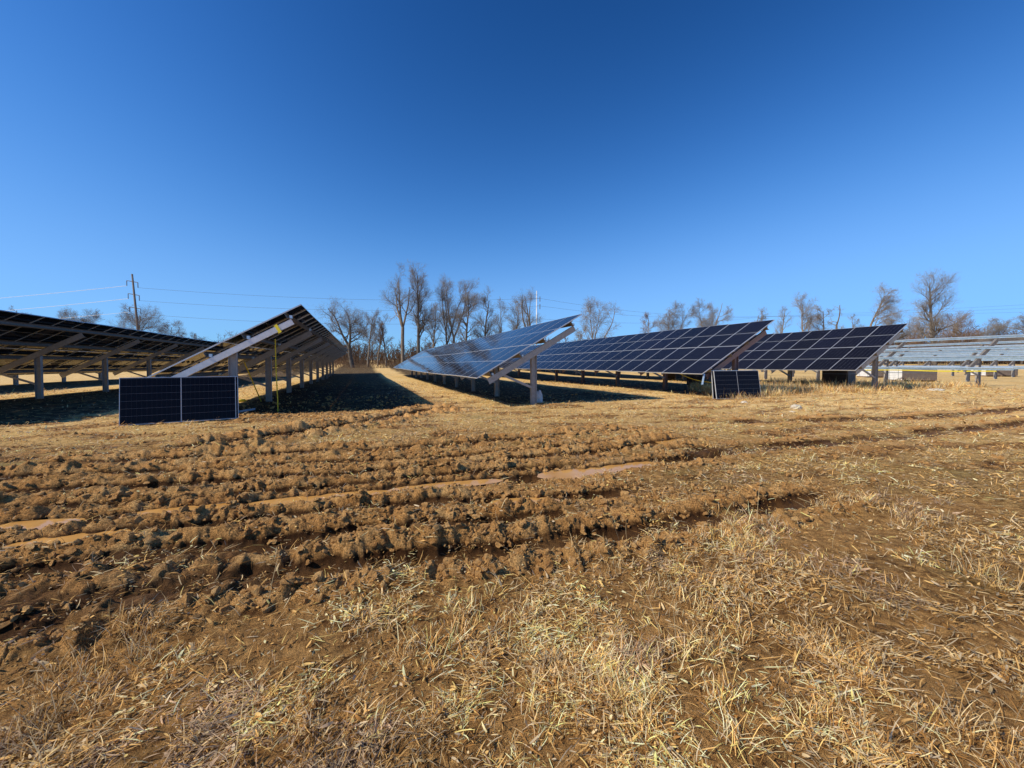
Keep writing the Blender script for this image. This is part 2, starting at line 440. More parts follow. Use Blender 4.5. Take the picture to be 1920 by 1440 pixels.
M = {}
M['ground'] = mat_ground(); M['clod'] = mat_clod(); M['straw'] = mat_straw(); M['cells'] = mat_cells(); M['water'] = mat_water()
M['alu'] = mat_metal('aluminium_frame', (.55, .56, .57), (.70, .71, .72), .38, .4)
M['galv'] = mat_metal('galvanised_steel', (.30, .29, .27), (.46, .44, .415), .55, .35, 14)
M['galv_dark'] = mat_metal('weathered_purlin', (.17, .15, .13), (.28, .25, .22), .6, .2, 10)
M['post'] = mat_metal('galvanised_post', (.30, .285, .265), (.44, .42, .39), .6, .25, 9)
M['brown_post'] = mat_metal('brown_tinted_post', (.20, .13, .12), (.30, .21, .19), .6, .25, 9)
M['galv_new'] = mat_metal('bright_zinc', (.46, .60, .72), (.70, .84, .95), .35, .5, 5)
M['galv_end'] = mat_metal('pale_galvanised_beam', (.68, .68, .67), (.84, .84, .83), .45, .2, 6)  # paler base colour, used on a single end rafter
M['jbox'] = mat_plain('black_plastic', (.012,) * 3, (.02,) * 3, .5)
M['yellow'] = mat_plain('yellow_webbing', (.62, .52, .03), (.78, .68, .06), .7, 30)
M['bark'] = mat_plain('grey_bark', (.13, .10, .075), (.30, .245, .185), .95, 2.5, .03, .2)
M['bark_dark'] = mat_plain('dark_bark', (.08, .068, .056), (.19, .16, .13), .95, 2.5, .03, .2)
M['twig'] = mat_plain('bare_twigs', (.19, .17, .15), (.33, .30, .27), .95, .8, 0, .2)
M['twig_warm'] = mat_plain('brown_twigs', (.20, .13, .085), (.32, .22, .15), .95, .8, 0, .2)
M['brush'] = mat_plain('brown_brush', (.09, .055, .035), (.20, .125, .075), .95, .15, 0, .1)
M['rock'] = mat_plain('pale_limestone', (.50, .42, .30), (.75, .68, .55), .9, 14, .02)
M['poly'] = mat_plain('white_wrapping', (.66, .68, .69), (.82, .84, .85), .35, 4, .01)
M['card'] = mat_plain('grey_brown_board', (.13, .10, .085), (.20, .165, .14), .85, 5)
M['darkcard'] = mat_plain('dark_board', (.045, .035, .03), (.08, .062, .052), .85, 5)
M['wood'] = mat_plain('pallet_wood', (.22, .15, .09), (.36, .26, .16), .85, 8)
M['strapb'] = mat_plain('packing_strap', (.10, .14, .18), (.15, .19, .24), .5)
M['polewood'] = mat_plain('weathered_pole', (.12, .10, .09), (.20, .17, .15), .9, 3)
M['polewhite'] = mat_metal('pale_steel_pole', (.6, .6, .58), (.75, .75, .73), .5, .2)
M['wire'] = mat_metal('aluminium_conductor', (.10, .11, .14), (.14, .15, .18), .5, .2)
M['wire_bright'] = mat_metal('sunlit_conductor', (.8, .8, .8), (.9, .9, .9), .4, .1)  # same conductor, its gleam in the sun put into a paler base colour
M['insul'] = mat_plain('insulator', (.12, .12, .14), (.18, .18, .2), .4)
M['bagw'] = mat_plain('white_plastic_bag', (.55, .5, .48), (.8, .77, .74), .5, 12, .01)
M['orange'] = mat_plain('orange_plastic', (.6, .14, .05), (.75, .2, .07), .5)

# ------------------------------------------------------------------ ground sheet
def row_shadowf(X, Y):
    """mask for the row shadow painted into churned soil, beneath and just behind each panel row"""
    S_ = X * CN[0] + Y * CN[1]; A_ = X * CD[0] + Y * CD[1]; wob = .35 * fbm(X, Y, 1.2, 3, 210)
    row_shadow = np.zeros_like(X)
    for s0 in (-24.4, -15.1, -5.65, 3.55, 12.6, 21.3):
        row_shadow = np.maximum(row_shadow, sstep(s0 + .8, s0 + 1.8, S_ + wob) * sstep(s0 + 8.2, s0 + 7.2, S_ + wob) * sstep(13.2, 14.2, A_ + wob))
    return row_shadow
def build_ground():
    rr = [0.35]
    while rr[-1] < 1.1: rr.append(rr[-1] * 1.02)
    while rr[-1] < 9: rr.append(rr[-1] * 1.0036)
    while rr[-1] < 18: rr.append(rr[-1] * 1.0055)
    while rr[-1] < 60: rr.append(rr[-1] * 1.012)
    while rr[-1] < 2600: rr.append(rr[-1] * 1.10)
    rr = np.array(rr)
    fine = np.radians(np.linspace(-60, 60, 1360))
    coarse = np.radians(np.arange(65, 296, 6.))
    th = np.concatenate([fine, coarse]); nth = len(th)
    R, T = np.meshgrid(rr, th, indexing='ij')
    X = (R * np.sin(T)).ravel(); Y = (R * np.cos(T)).ravel()
    Z, mud, wet, bare, rel = height(X, Y, 2)
    X = np.append(X, 0.); Y = np.append(Y, 0.); Z = np.append(Z, Z[:nth].mean())
    mud = np.append(mud, 0); wet = np.append(wet, 0); bare = np.append(bare, 0); rel = np.append(rel, .5)
    row_shadow = row_shadowf(X, Y)
    i = np.arange(len(rr) - 1)[:, None] * nth; j = np.arange(nth)[None, :]; j2 = (j + 1) % nth
    Q = np.stack([i + j, i + nth + j, i + nth + j2, i + j2], -1).reshape(-1, 4)[:, ::-1]
    c = len(X) - 1; jj = np.arange(nth)
    T3 = np.stack([np.full(nth, c), jj, (jj + 1) % nth], -1)[:, ::-1]
    me = npmesh('ground', np.stack([X, Y, Z], -1), Q, M['ground'], True, attrs={'mud': mud, 'wet': wet, 'bare': bare, 'relief': rel, 'row_shadow': row_shadow}, T=T3)
    o = link('ground', me); tag(o, kind='structure')
build_ground()

# puddles: level sheets lying in the ruts
for (k, v0, v1, hw, lev), row in zip(PUDS, PUDL):
    n = max(8, int((v1 - v0) / .06)); out = []
    for i in range(n + 1):
        x, y, nx, ny = tpoint(k, v0 - .1 + (v1 - v0 + .2) * i / n); w = hw * 1.6 * (math.sin(math.pi * min(1, max(0, i / n))) ** .35 + .02)
        out.append((x, y, nx, ny, w))
    cx = sum(o[0] for o in out) / len(out); cy = sum(o[1] for o in out) / len(out)
    vs = []; fs = []
    for (x, y, nx, ny, w) in out:
        for q in (-1, -.5, 0, .5, 1): vs.append((x + nx * w * q - cx, y + ny * w * q - cy, 0))
    for i in range(len(out) - 1):
        for q in range(4): fs.append((i * 5 + q, i * 5 + 5 + q, i * 5 + 6 + q, i * 5 + q + 1))
    me = bpy.data.meshes.new('puddle'); me.from_pydata(vs, [], fs); me.update(); me.materials.append(M['water'])
    o = link('puddle', me, loc=(cx, cy, lev)); tag(o, row[6], 'puddle', 'muddy puddles in the wheel ruts')

# clods lying loose on the mud
def build_clods(name, n, rlo, rhi, smin_, smax_, usebare, sub, label):
    import bmesh
    bm = bmesh.new(); bmesh.ops.create_icosphere(bm, subdivisions=sub, radius=1)
    TV = np.array([v.co[:] for v in bm.verts]); TF = np.array([[v.index for v in f.verts] for f in bm.faces]); bm.free()
    r = np.exp(RNG.uniform(math.log(rlo), math.log(rhi), n * 6)); a = np.radians(RNG.uniform(-60, 52, n * 6))
    x = r * np.sin(a); y = r * np.cos(a)
    z, mud, wet, bare = height(x, y, True)
    keep = np.where((RNG.random(len(x)) < np.maximum(mud ** 1.5 * .9, usebare * (.25 + bare))) & (wet < .25))[0][:n]
    x, y, z, r = x[keep], y[keep], z[keep], r[keep]; n = len(x)
    size = (smin_ + (smax_ - smin_) * RNG.random(n) ** 3) * (1 + .04 * r)
    VV = np.empty((n, len(TV), 3), np.float32)
    for k in range(n):
        v = TV * (1 + .55 * vnoise(TV[:, 0] * 1.3 + k * 7.1, TV[:, 1] * 1.3 + TV[:, 2] * 2.1, 5) + .25 * vnoise(TV[:, 0] * 3.7 + k, TV[:, 2] * 3.7 + TV[:, 1] * 3.1, 6))[:, None]
        
        for _c in range(4):
            q = RNG.normal(size=3); nrm = q / np.linalg.norm(q); d = v @ nrm; v = v - np.outer(np.maximum(d - .5, 0), nrm)
        v = v * np.array([1, .55 + .5 * RNG.random(), .5 + .45 * RNG.random()])
        an = RNG.random() * 6.28; c, s = math.cos(an), math.sin(an)
        v = np.stack([v[:, 0] * c - v[:, 1] * s, v[:, 0] * s + v[:, 1] * c, v[:, 2]], -1)
        VV[k] = v * size[k] + np.array([x[k], y[k], z[k] + size[k] * .25])
    FF = (TF[None] + (np.arange(n) * len(TV))[:, None, None]).reshape(-1, 3)
    o = link(name, npmesh(name, VV.reshape(-1, 3), None, M['clod'], False, T=FF))
    tag(o, label, 'mud clods', kind='stuff')
build_clods('mud_clods', 7500, 1.3, 20, .008, .040, 0, 2, 'loose clods of brown clay thrown up along the wheel tracks')
build_clods('soil_crumbs', 9000, 1.1, 7, .0025, .011, .8, 1, 'small crumbs of dry soil strewn over the bare ground between the straw')

# ------------------------------------------------------------------ straw
def blades(name, x, y, z, az, el, L, W, droop, col, twist=None):
    n = len(x); ts = np.array([0, .35, .7, 1.0]); wt = np.array([.8, 1., .75, .12])
    dx = np.cos(az) * np.cos(el); dy = np.sin(az) * np.cos(el); dz = np.sin(el)
    if twist is None: twist = RNG.uniform(-.8, .8, n)
    sx, sy = -np.sin(az), np.cos(az)
    # side vector tilted about the blade by twist
    ux, uy, uz = -np.cos(az) * np.sin(el), -np.sin(az) * np.sin(el), np.cos(el)
    cx = sx * np.cos(twist) + ux * np.sin(twist); cy = sy * np.cos(twist) + uy * np.sin(twist); cz = uz * np.sin(twist)
    bend = RNG.uniform(-.35, .35, n)
    V = np.empty((n, 4, 2, 3), np.float32)
    for i, t in enumerate(ts):
        px = x + L * (t * dx + bend * t * t * sx); py = y + L * (t * dy + bend * t * t * sy); pz = z + L * (t * dz - droop * t * t)
        for j, sg in enumerate((-.5, .5)):
            w = W * wt[i] * sg
            V[:, i, j, 0] = px + cx * w; V[:, i, j, 1] = py + cy * w; V[:, i, j, 2] = pz + cz * w
    base = (np.arange(n) * 8)[:, None, None]
    q = np.array([[0, 1, 3, 2], [2, 3, 5, 4], [4, 5, 7, 6]])[None]
    Q = (base + q).reshape(-1, 4)
    C = np.repeat(col, 8, axis=0)
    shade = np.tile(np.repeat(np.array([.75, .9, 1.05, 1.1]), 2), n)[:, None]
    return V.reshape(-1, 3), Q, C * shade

def straw_colors(n, x, y):
    k = RNG.random(n)[:, None]
    pale = np.array([.97, .73, .39]); tan = np.array([.94, .57, .20]); brown = np.array([.42, .21, .06]); grey = np.array([.70, .56, .36]); red = np.array([.40, .21, .12])
    c = np.where(k < .28, pale, np.where(k < .66, tan, np.where(k < .86, brown, grey)))
    rp = (fbm(x, y, .9, 2, 140) > .42)[:, None] & (RNG.random(n)[:, None] < .5)
    c = np.where(rp, .5 * red + .5 * grey, c)
    gp = fbm(x, y, 1.4, 2, 150)[:, None]
    c = c * (1 - .3 * np.clip(gp, -1, 1)) * (1 + .35 * np.clip(fbm(x, y, .22, 2, 155), -1, 1)[:, None])
    return np.clip(c * RNG.uniform(.7, 1.3, (n, 1)), 0, .97)

def cover(x, y, mud, wet, bare):
    patch = sstep(-.25, .30, fbm(x, y, .6, 5, 120, .65))
    far = sstep(5, 9, y)
    d = np.clip(.10 + .95 * patch, 0, 1) * (1 - .74 * np.clip(mud * 1.1, 0, 1)) * (1 - .82 * bare)
    rt = sstep(-.5, 2., x - .3 * y + 1.2)
    low = sstep(2.9, 2.2, y + .2 * x)
    d = d * (.5 + .5 * np.maximum(np.maximum(rt, low * .8), far)) * (1 - .93 * row_shadowf(x, y))  # straw thinned inside the painted shadow bands so they stay dark
    d = d * (1 - .35 * sstep(.4, -1., x) * sstep(3.2, 2.4, y))
    return np.clip(np.maximum(d, .05 * (wet < .3)), 0, 1)

def merge_build(name, parts, label, cat):
    off = 0; VV = []; QQ = []; CC = []
    for V, Q, C in parts:
        VV.append(V); QQ.append(Q + off); CC.append(C); off += len(V)
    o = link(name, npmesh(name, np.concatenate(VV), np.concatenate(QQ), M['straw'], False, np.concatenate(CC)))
    return tag(o, label, cat, kind='stuff')

def build_straw():
    # 1. flattened chopped straw
    n = 640000
    r = np.exp(RNG.uniform(math.log(1.15), math.log(34), n)); a = np.radians(RNG.uniform(-59, 59, n))
    x = r * np.sin(a); y = r * np.cos(a)
    z, mud, wet, bare = height(x, y, True)
    k = RNG.random(n) < cover(x, y, mud, wet, bare)
    x, y, z, r = x[k], y[k], z[k], r[k]; n = len(x)
    flow = 1.2 * fbm(x, y, 1.6, 2, 160) * math.pi
    az = flow + RNG.normal(0, .9, n) + (RNG.random(n) < .5) * math.pi
    el = np.abs(RNG.normal(0.02, .28, n)) + (RNG.random(n) < .12) * RNG.uniform(0, .8, n)
    L = (.012 + .085 * RNG.random(n) ** 2.2) * (1 + r / 14)
    W = RNG.uniform(.0011, .0036, n) * (1 + r / 5)
    lf = RNG.random(n) < .22; L = np.where(lf, L * .55, L); W = np.where(lf, W * 2.6, W)
    p1 = blades('a', x, y, z + (RNG.uniform(0.0, .010, n) + .028 * RNG.random(n) ** 2 * sstep(-.1, .5, fbm(x, y, .35, 3, 131))) * (1 + r / 10), az, el, L, W, np.abs(RNG.normal(0, .15, n)), straw_colors(n, x, y))
    o = merge_build('straw', [p1], 'flattened dry straw and chopped grass covering the muddy field', 'straw')
    # 2. standing tufts
    def tufts(nt, rlo, rhi, alo, ahi, dens, lmin, lmax, per, spread, wscale=1., pts=None, elm=1.0):
        r = np.exp(RNG.uniform(math.log(rlo), math.log(rhi), nt)); a = np.radians(RNG.uniform(alo, ahi, nt))
        x = r * np.sin(a); y = r * np.cos(a)
        zz, mud, wet, bare = height(x, y, True)
        k = RNG.random(nt) < dens(x, y) * (1 - mud) ** 2 * (1 - .9 * bare) * (1 - row_shadowf(x, y) * (x < 9))  # fewer tufts where the row shadow is painted on the soil
        if pts is not None:
            x = np.array([p[0] for p in pts]); y = np.array([p[1] for p in pts]); r = np.hypot(x, y); k = np.ones(len(x), bool)
        x, y, r = x[k], y[k], r[k]; m = len(x)
        hgt = lmin + (lmax - lmin) * RNG.random(m) ** 1.8
        idx = np.repeat(np.arange(m), per); nb = len(idx)
        sp = spread * (.4 + hgt[idx] * 1.2)
        bx = x[idx] + RNG.normal(0, 1, nb) * sp; by = y[idx] + RNG.normal(0, 1, nb) * sp
        bz = height(bx, by) - .005
        az = RNG.uniform(0, 6.28, nb); el = np.clip(RNG.normal(elm, .28, nb), .15, 1.55)
        L = hgt[idx] * RNG.uniform(.4, 1.1, nb)
        W = RNG.uniform(.0016, .0036, nb) * (1 + r[idx] / 6) * wscale
        c = straw_colors(nb, bx, by) * np.repeat(RNG.uniform(.8, 1.35, m), per)[:, None]
        return blades('t', bx, by, bz, az, el, L, W, RNG.uniform(0, .45, nb), c)
    rightd = lambda x, y: np.clip(.02 + 1.1 * fbm(x, y, .9, 3, 170), 0, 1) * sstep(-.4, 1.2, x - .25 * y + 1.0)
    leftd = lambda x, y: np.clip(.0 + .9 * fbm(x, y, .8, 2, 171), 0, 1)
    mid = lambda x, y: np.clip(.05 + .8 * fbm(x, y, 2.5, 2, 172), 0, 1)
    def tallband(x, y):
        s = x * CN[0] + y * CN[1]
        return sstep(12.5, 15.5, s) * sstep(11.5, 13, x * CD[0] + y * CD[1]+ 1.3*fbm(x,y,2.,2,176)) * sstep(21, 17, x * CD[0] + y * CD[1]) * np.clip(.95 + .6 * fbm(x, y, 1.5, 2, 173), 0, 1)
    parts = [tufts(900, 1.3, 7, -15, 58, rightd, .05, .17, 30, .10, .85, None, .7),
             tufts(400, 1.2, 5, -58, 10, leftd, .05, .12, 24, .10, .85, None, .6),
             tufts(3000, 5, 24, -58, 58, mid, .06, .17, 12, .15),
             tufts(6500, 14, 34, 24, 58, tallband, .26, .68, 20, .13, .8, None, 1.25)]
    seeds = []
    for (px, py, nn, sc) in ((780, 1230, 9, .10), (860, 1165, 8, .12), (1140, 1235, 10, .10), (1175, 1300, 8, .09), (1385, 1355, 10, .09), (1400, 1025, 26, .22), (1450, 1000, 20, .25), (1640, 945, 26, .3),
                             (1700, 965, 22, .3), (1130, 1070, 8, .12), (1010, 1335, 6, .08), (1850, 1405, 10, .08), (180, 1250, 14, .12), (110, 1330, 16, .12), (250, 1210, 8, .1), (700, 1195, 5, .08),
                             (1270, 1090, 12, .15), (1330, 1190, 14, .14), (1560, 1230, 14, .15), (1890, 1100, 16, .2), (1200, 1360, 10, .1), (1500, 1340, 8, .1), (1260, 870, 7, .15), (1360, 850, 8, .2), (980, 1160, 6, .1), (1700, 1140, 10, .2)):
        cx, cy = at(px, py)
        for _ in range(nn): seeds.append((cx + RNG.normal(0, sc), cy + RNG.normal(0, sc)))
    parts.append(tufts(1, 1, 2, 0, 1, lambda a, b: a * 0, .05, .19, 32, .07, .85, seeds, 1.0))
    merge_build('grass_tufts', parts, 'pale dry grass tufts standing out of the straw', 'dry grass')
    # 3. thin tall stems with seed heads
    n = 900
    r = np.exp(RNG.uniform(math.log(1.6), math.log(20), n)); a = np.radians(RNG.uniform(-40, 57, n))
    x = r * np.sin(a); y = r * np.cos(a)
    zz, mud, wet, bare = height(x, y, True)
    d = rightd(x, y) * .55 + .04
    cl = np.exp(-(((x - 3.3) / .8) ** 2 + ((y - 4.4) / .6) ** 2)) + np.exp(-(((x - 1.55) / .5) ** 2 + ((y - 2.7) / .35) ** 2)) + np.exp(-(((x - 1.9) / .4) ** 2 + ((y - 3.4) / .3) ** 2))
    k = (RNG.random(n) < d + cl) & (mud < .7)
    x, y, zz, r = x[k], y[k], zz[k], r[k]; n = len(x)
    az = RNG.uniform(0, 6.28, n); el = np.clip(RNG.normal(1.25, .2, n), .5, 1.55); L = RNG.uniform(.15, .42, n); 
    c = np.tile(np.array([.60, .46, .25]), (n, 1)) * RNG.uniform(.8, 1.2, (n, 1))
    st = blades('s', x, y, zz - .01, az, el, L, RNG.uniform(.002, .0032, n) * (1 + r / 8), RNG.uniform(0, .12, n), c, np.zeros(n))
    tx = x + L * np.cos(az) * np.cos(el); ty = y + L * np.sin(az) * np.cos(el); tz = zz + L * np.sin(el) * .93
    rep = 7; ii = np.repeat(np.arange(n), rep); m = len(ii); f = RNG.uniform(.72, 1, m)
    hd = blades('h', x[ii] + (tx - x)[ii] * f, y[ii] + (ty - y)[ii] * f, zz[ii] + (tz - zz)[ii] * f, az[ii] + RNG.normal(0, .7, m), np.clip(el[ii] + RNG.normal(0, .3, m), .2, 1.6), RNG.uniform(.02, .045, m), RNG.uniform(.002, .004, m) * (1 + r[ii] / 9), RNG.uniform(0, .2, m), c[ii] * 1.05)
    merge_build('grass_stems', [st, hd], 'thin tall seed stems rising above the dry grass', 'grass stems')
build_straw()

# ------------------------------------------------------------------ solar rows
ML, MW, MT = 2.278, 1.134, .035
def module_meshes():
    t = MT
    me = bpy.data.meshes.new('solar_panel')
    x0, x1, y0, y1 = .008, ML - .008, .008, MW - .008
    vs = [(x0, y0, t - .004), (x1, y0, t - .004), (x1, y1, t - .004), (x0, y1, t - .004), (x0, y0, t - .011), (x1, y0, t - .011), (x1, y1, t - .011), (x0, y1, t - .011)]
    fs = [(0, 1, 2, 3), (7, 6, 5, 4)]
    me.from_pydata(vs, [], fs); me.update()
    uv = me.uv_layers.new(name='UVMap')
    for l in me.loops:
        v = vs[l.vertex_index]; uv.data[l.index].uv = ((v[0] - .03) / (ML - .06), (v[1] - .03) / (MW - .06))
    me.materials.append(M['cells'])
    fr = MB(); w = .012
    # frame: lip bars round the glass with deeper outer wall
    fr.box((ML / 2, w / 2, t / 2), (ML, w, t)); fr.box((ML / 2, MW - w / 2, t / 2), (ML, w, t))
    fr.box((w / 2, MW / 2, t / 2), (w, MW - 2 * w, t - .002)); fr.box((ML - w / 2, MW / 2, t / 2), (w, MW - 2 * w, t - .002))
    frm = fr.mesh('frame', M['alu'])
    jb = MB()
    jb.box((0, 0, 0), (.06, .07, .024))
    return me, frm, jb.mesh('junction_box', M['jbox'])
PM, FM, JM = module_meshes()
_cb = MB(); _cb.box((0, 0, 0), (.07, .09, .09)); CLIP = _cb.mesh('clip', M['galv_new'])
def iprof(w, h, tf=.012, tw=.009):
    a, b = w / 2, h / 2
    return [(-a, -b), (a, -b), (a, -b + tf), (tw, -b + tf), (tw, b - tf), (a, b - tf), (a, b), (-a, b), (-a, b - tf), (-tw, b - tf), (-tw, -b + tf), (-a, -b + tf)]
def cprof(w, h, t=.006):
    a, b = w / 2, h / 2
    return [(-a, -b), (a, -b), (a, -b + t), (-a + t, -b + t), (-a + t, b - t), (a, b - t), (a, b), (-a, b)]

SLOPE = 2 * ML + .02
PUR = (.11, .385, .615, .89)
ct, st_ = math.cos(TILT), math.sin(TILT)
def slope_pt(v, w, y):   # v along slope, w normal to it, in row coordinates
    return Vector((v * ct - w * st_, y, v * st_ + w * ct))

def solar_row(s_low, a0, cols, zlow, bent0, bentstep, label, panels=True, rafter='galv', post='post', purlin='galv_dark', group='rows of ground mounted solar arrays', over=.0):
    ox, oy = s_low * CN[0] + a0 * CD[0], s_low * CN[1] + a0 * CD[1]
    gz = G(ox, oy)
    root = link('solar_array_row' if panels else 'racking_row', None, loc=(ox, oy, gz), rot=(0, 0, TH))
    root.empty_display_size = .5
    tag(root, label, 'solar array' if panels else 'racking', group)
    lift = zlow            # low module edge above ground at origin
    pitch = MW + .009
    length = cols * pitch
    def ground_local(lx, ly):
        X = ox + lx * CN[0] + ly * CD[0]; Y = oy + lx * CN[1] + ly * CD[1]
        return G(X, Y) - gz
    def line_z(ly):     # the row follows the broad ground slope along its length
        return lift + (ground_local(2, ly) if True else 0) * .8
    O = Vector((0, 0, 0))
    if panels:
        for i in range(cols):
            y = i * pitch; dz = line_z(y)
            for j in range(2):
                v = j * (ML + .02)
                p = slope_pt(v, 0, y) + Vector((0, 0, dz + random.uniform(-.003, .003)))
                o = link('solar_panel', PM, root, p, (random.uniform(-.0025, .0025), -TILT + random.uniform(-.002, .002), 0))
                link('frame', FM, o)
                if y < 5:
                    for q in (.2, .5, .8): link('junction_box', JM, o, (ML / 2, MW * q, MT - .024))
    nb = int((length - bent0) / bentstep) + 1
    ys = [bent0 + k * bentstep for k in range(nb)]
    # purlins
    for f in PUR:
        mb = MB(); seg = 12; L0, L1 = -over, length + .05
        for q in range(seg):
            ya = L0 + (L1 - L0) * q / seg; yb = L0 + (L1 - L0) * (q + 1) / seg + .001
            a = slope_pt(f * SLOPE, -.10, ya) + Vector((0, 0, line_z(max(ya, 0)))); b = slope_pt(f * SLOPE, -.10, yb) + Vector((0, 0, line_z(yb)))
            mb.prism(cprof(.075, .16 if panels else .13), a, b, (ct, 0, st_) if panels else (-ct, 0, -st_), (-st_, 0, ct))
        link('purlin', mb.mesh('purlin', M[purlin]), root)
    for k, y in enumerate(ys):
        dz = line_z(y)
        mb = MB()
        a = slope_pt(.07 * SLOPE, -.31, y) + Vector((0, 0, dz)); b = slope_pt(.90 * SLOPE, -.31, y) + Vector((0, 0, dz))
        mb.prism(cprof(.09, .17 if (k == 0 and s_low == -5.65) else .205, .008), a, b, (0, 1, 0), (-st_, 0, ct))
        link('rafter', mb.mesh('rafter', M['galv_end' if (k == 0 and s_low == -5.65) else rafter]), root)
        mid = slope_pt(.5 * SLOPE, -.36, y) + Vector((0, 0, dz))
        pb = MB(); px = mid.x
        pb.prism(iprof(.15, .20), (px, y + .13, ground_local(px, y) - .25), (px, y + .13, mid.z + .10), (0, 1, 0), (1, 0, 0))
        link('post', pb.mesh('post', M[post]), root)
        br = MB(); q = slope_pt(.2 * SLOPE, -.40, y + .09) + Vector((0, 0, dz))
        base = Vector((px - .08, y + .10, ground_local(px, y) + .62))
        dirv = (q - base).normalized(); ax = Vector((0, 1, 0)); ay = dirv.cross(ax)
        br.prism(cprof(.05, .08, .006), base, q, ax, ay)
        link('brace', br.mesh('brace', M['galv']), root)
        # bolted clips
        if k < 2:
            for f in PUR:
                c = slope_pt(f * SLOPE + .07, -.17, y) + Vector((0, 0, dz)); link('clip', CLIP, root, c)
    return root, ox, oy, gz, line_z
def rowpt(s, a, z=0.0):
    x, y = s * CN[0] + a * CD[0], s * CN[1] + a * CD[1]; return (x, y, G(x, y) + z)

solar_row(-24.4, 13.5, 32, .95, .3, 4.75, 'outermost solar array row at far left, glimpsed beneath the row before it')
solar_row(-15.1, 13.5, 34, .96, .02, 4.75, 'dark underside of the long solar row cut off by the left edge')
r2 = solar_row(-5.65, 13.5, 39, .95, .06, 4.65, 'solar row rising to a peak, its bright end rafter behind the leaning left panel', over=.0)
r3 = solar_row(3.55, 12.98, 34, .97, .18, 4.2, 'glossy blue solar row in the centre reflecting the sky')
r4 = solar_row(12.6, 12.43, 38, .98, .25, 4.2, 'dark solar row with reddish end post right of the glossy central row', rafter='brown_post', post='brown_post')
r5 = solar_row(21.3, 12.05, 40, .98, .25, 4.2, 'rightmost solar row with panels, beside the bare steel racking')
solar_row(30.2, 11.6, 30, .86, .55, 4.25, 'nearest bare racking without panels, yellow rope along its low rail', False, 'galv_dark', 'post', 'galv_new', 'bare steel racking rows', 1.2)
solar_row(39.0, 11.2, 30, .86, .55, 4.25, 'second bare racking row, seen behind the nearest one', False, 'galv_dark', 'post', 'galv_new', 'bare steel racking rows', 1.0)
solar_row(47.8, 13, 30, .86, .55, 4.25, 'third bare racking row, behind the second one', False, 'galv_dark', 'post', 'galv_new', 'bare steel racking rows', 1.0)
solar_row(56.6, 15, 28, .86, .55, 4.25, 'farthest bare racking row near the trees at right', False, 'galv_dark', 'post', 'galv_new', 'bare steel racking rows', 1.0)

# loose panels leaning near row ends
def loose_panel(pl, pr, lean, label, back=0.0, group='loose solar panels stood on edge'):
    """bottom long edge from pl to pr; leans away from the camera"""
    pl, pr = Vector(pl), Vector(pr); ex = (pr - pl).normalized()
    up = Vector((0, 0, 1)); nrm = ex.cross(up).normalized()      # toward the camera
    if nrm.y > 0: nrm = -nrm
    ey = (up * math.cos(lean) - nrm * math.sin(lean)).normalized(); ex = (ex - ey * ex.dot(ey)).normalized(); ez = ex.cross(ey)
    Mx = Matrix((ex, ey, ez)).transposed().to_4x4(); Mx.translation = pl
    root = link('leaning_solar_panel', PM); root.matrix_world = Mx
    link('frame', FM, root)
    tag(root, label, 'solar panel', group)
def gp(px, py, dz=0.0):
    x, y = at(px, py); return Vector((x, y, height_s(x, y) + dz))
def panel_at(px0, py0, px1, py1, lean, label, dx=(0, 0, 0)):
    a = Vector((*at(px0, py0), 0)); b = Vector((*at(px1, py1), 0)); c = (a + b) / 2; d = (b - a).normalized() * ML / 2
    a, b = c - d, c + d
    a.z = b.z = 0; dxv = Vector(dx)
    za, zb = G(a.x, a.y), G(b.x, b.y)
    a.z = za + .02; b.z = zb + .02
    loose_panel(a + dxv, b + dxv, lean, label)
panel_at(221, 800, 441, 786, .13, 'loose dark panel on edge at left, in front of the end rafter', (-.08, .10, 0))
panel_at(221, 800, 441, 786, .13, 'panel stacked behind the left loose panel, only its edge showing', (-.065, .175, 0))
def panel_xy(a, b, lean, label):
    a, b = Vector((*a, 0)), Vector((*b, 0)); c = (a + b) / 2; d = (b - a).normalized() * ML / 2; a, b = c - d, c + d
    a.z = G(a.x, a.y) + .02; b.z = G(b.x, b.y) + .02; loose_panel(a, b, lean, label)
panel_xy((8.10, 16.05), (10.28, 16.72), .16, 'loose dark panel leaning on the reddish post at right')
panel_xy((8.00, 16.13), (10.18, 16.80), .10, 'panel stacked behind the right loose panel, its left edge showing')

# ------------------------------------------------------------------ crates of panels
def crate(c, size, rz, side_a, side_b, label, group='pallets of boxed panels'):
    x, y, z = c; L, W, H = size
    root = link('pallet_crate', None, loc=(x, y, z), rot=(0, 0, rz)); tag(root, label, 'crate', group)
    b = MB(); b.box((0, 0, .12 + (H - .12) / 2), (L, W, H - .12), 0)
    me = b.mesh('box', [M[side_a], M[side_b]])
    for p in me.polygons:
        if abs(p.normal.x) > .5: p.material_index = 1
    link('box', me, root)
    pl = MB()
    for yy in (-W / 2 + .06, 0, W / 2 - .06): pl.box((0, yy, .05), (L, .09, .09))
    for q in range(7): pl.box((-L / 2 + .06 + q * (L - .12) / 6, 0, .107), (.1, W, .02))
    link('pallet', pl.mesh('pallet', M['wood']), root)
    for q in (-.28, .28):
        sp = MB(); sp.box((q * L, 0, .13 + (H - .12) / 2), (.03, W + .012, H - .10)); link('strap', sp.mesh('strap', M['strapb']), root)
    sp = MB(); sp.box((0, 0, .12 + (H - .12) * .62), (L + .012, W + .014, .03)); link('strap', sp.mesh('strap', M['strapb']), root)
    for kk in range(1, 6):
        lay = MB(); lay.box((0, 0, .12 + (H - .12) * kk / 6), (L + .006, W + .006, .008)); link('box_seam', lay.mesh('box_seam', M['darkcard']), root)
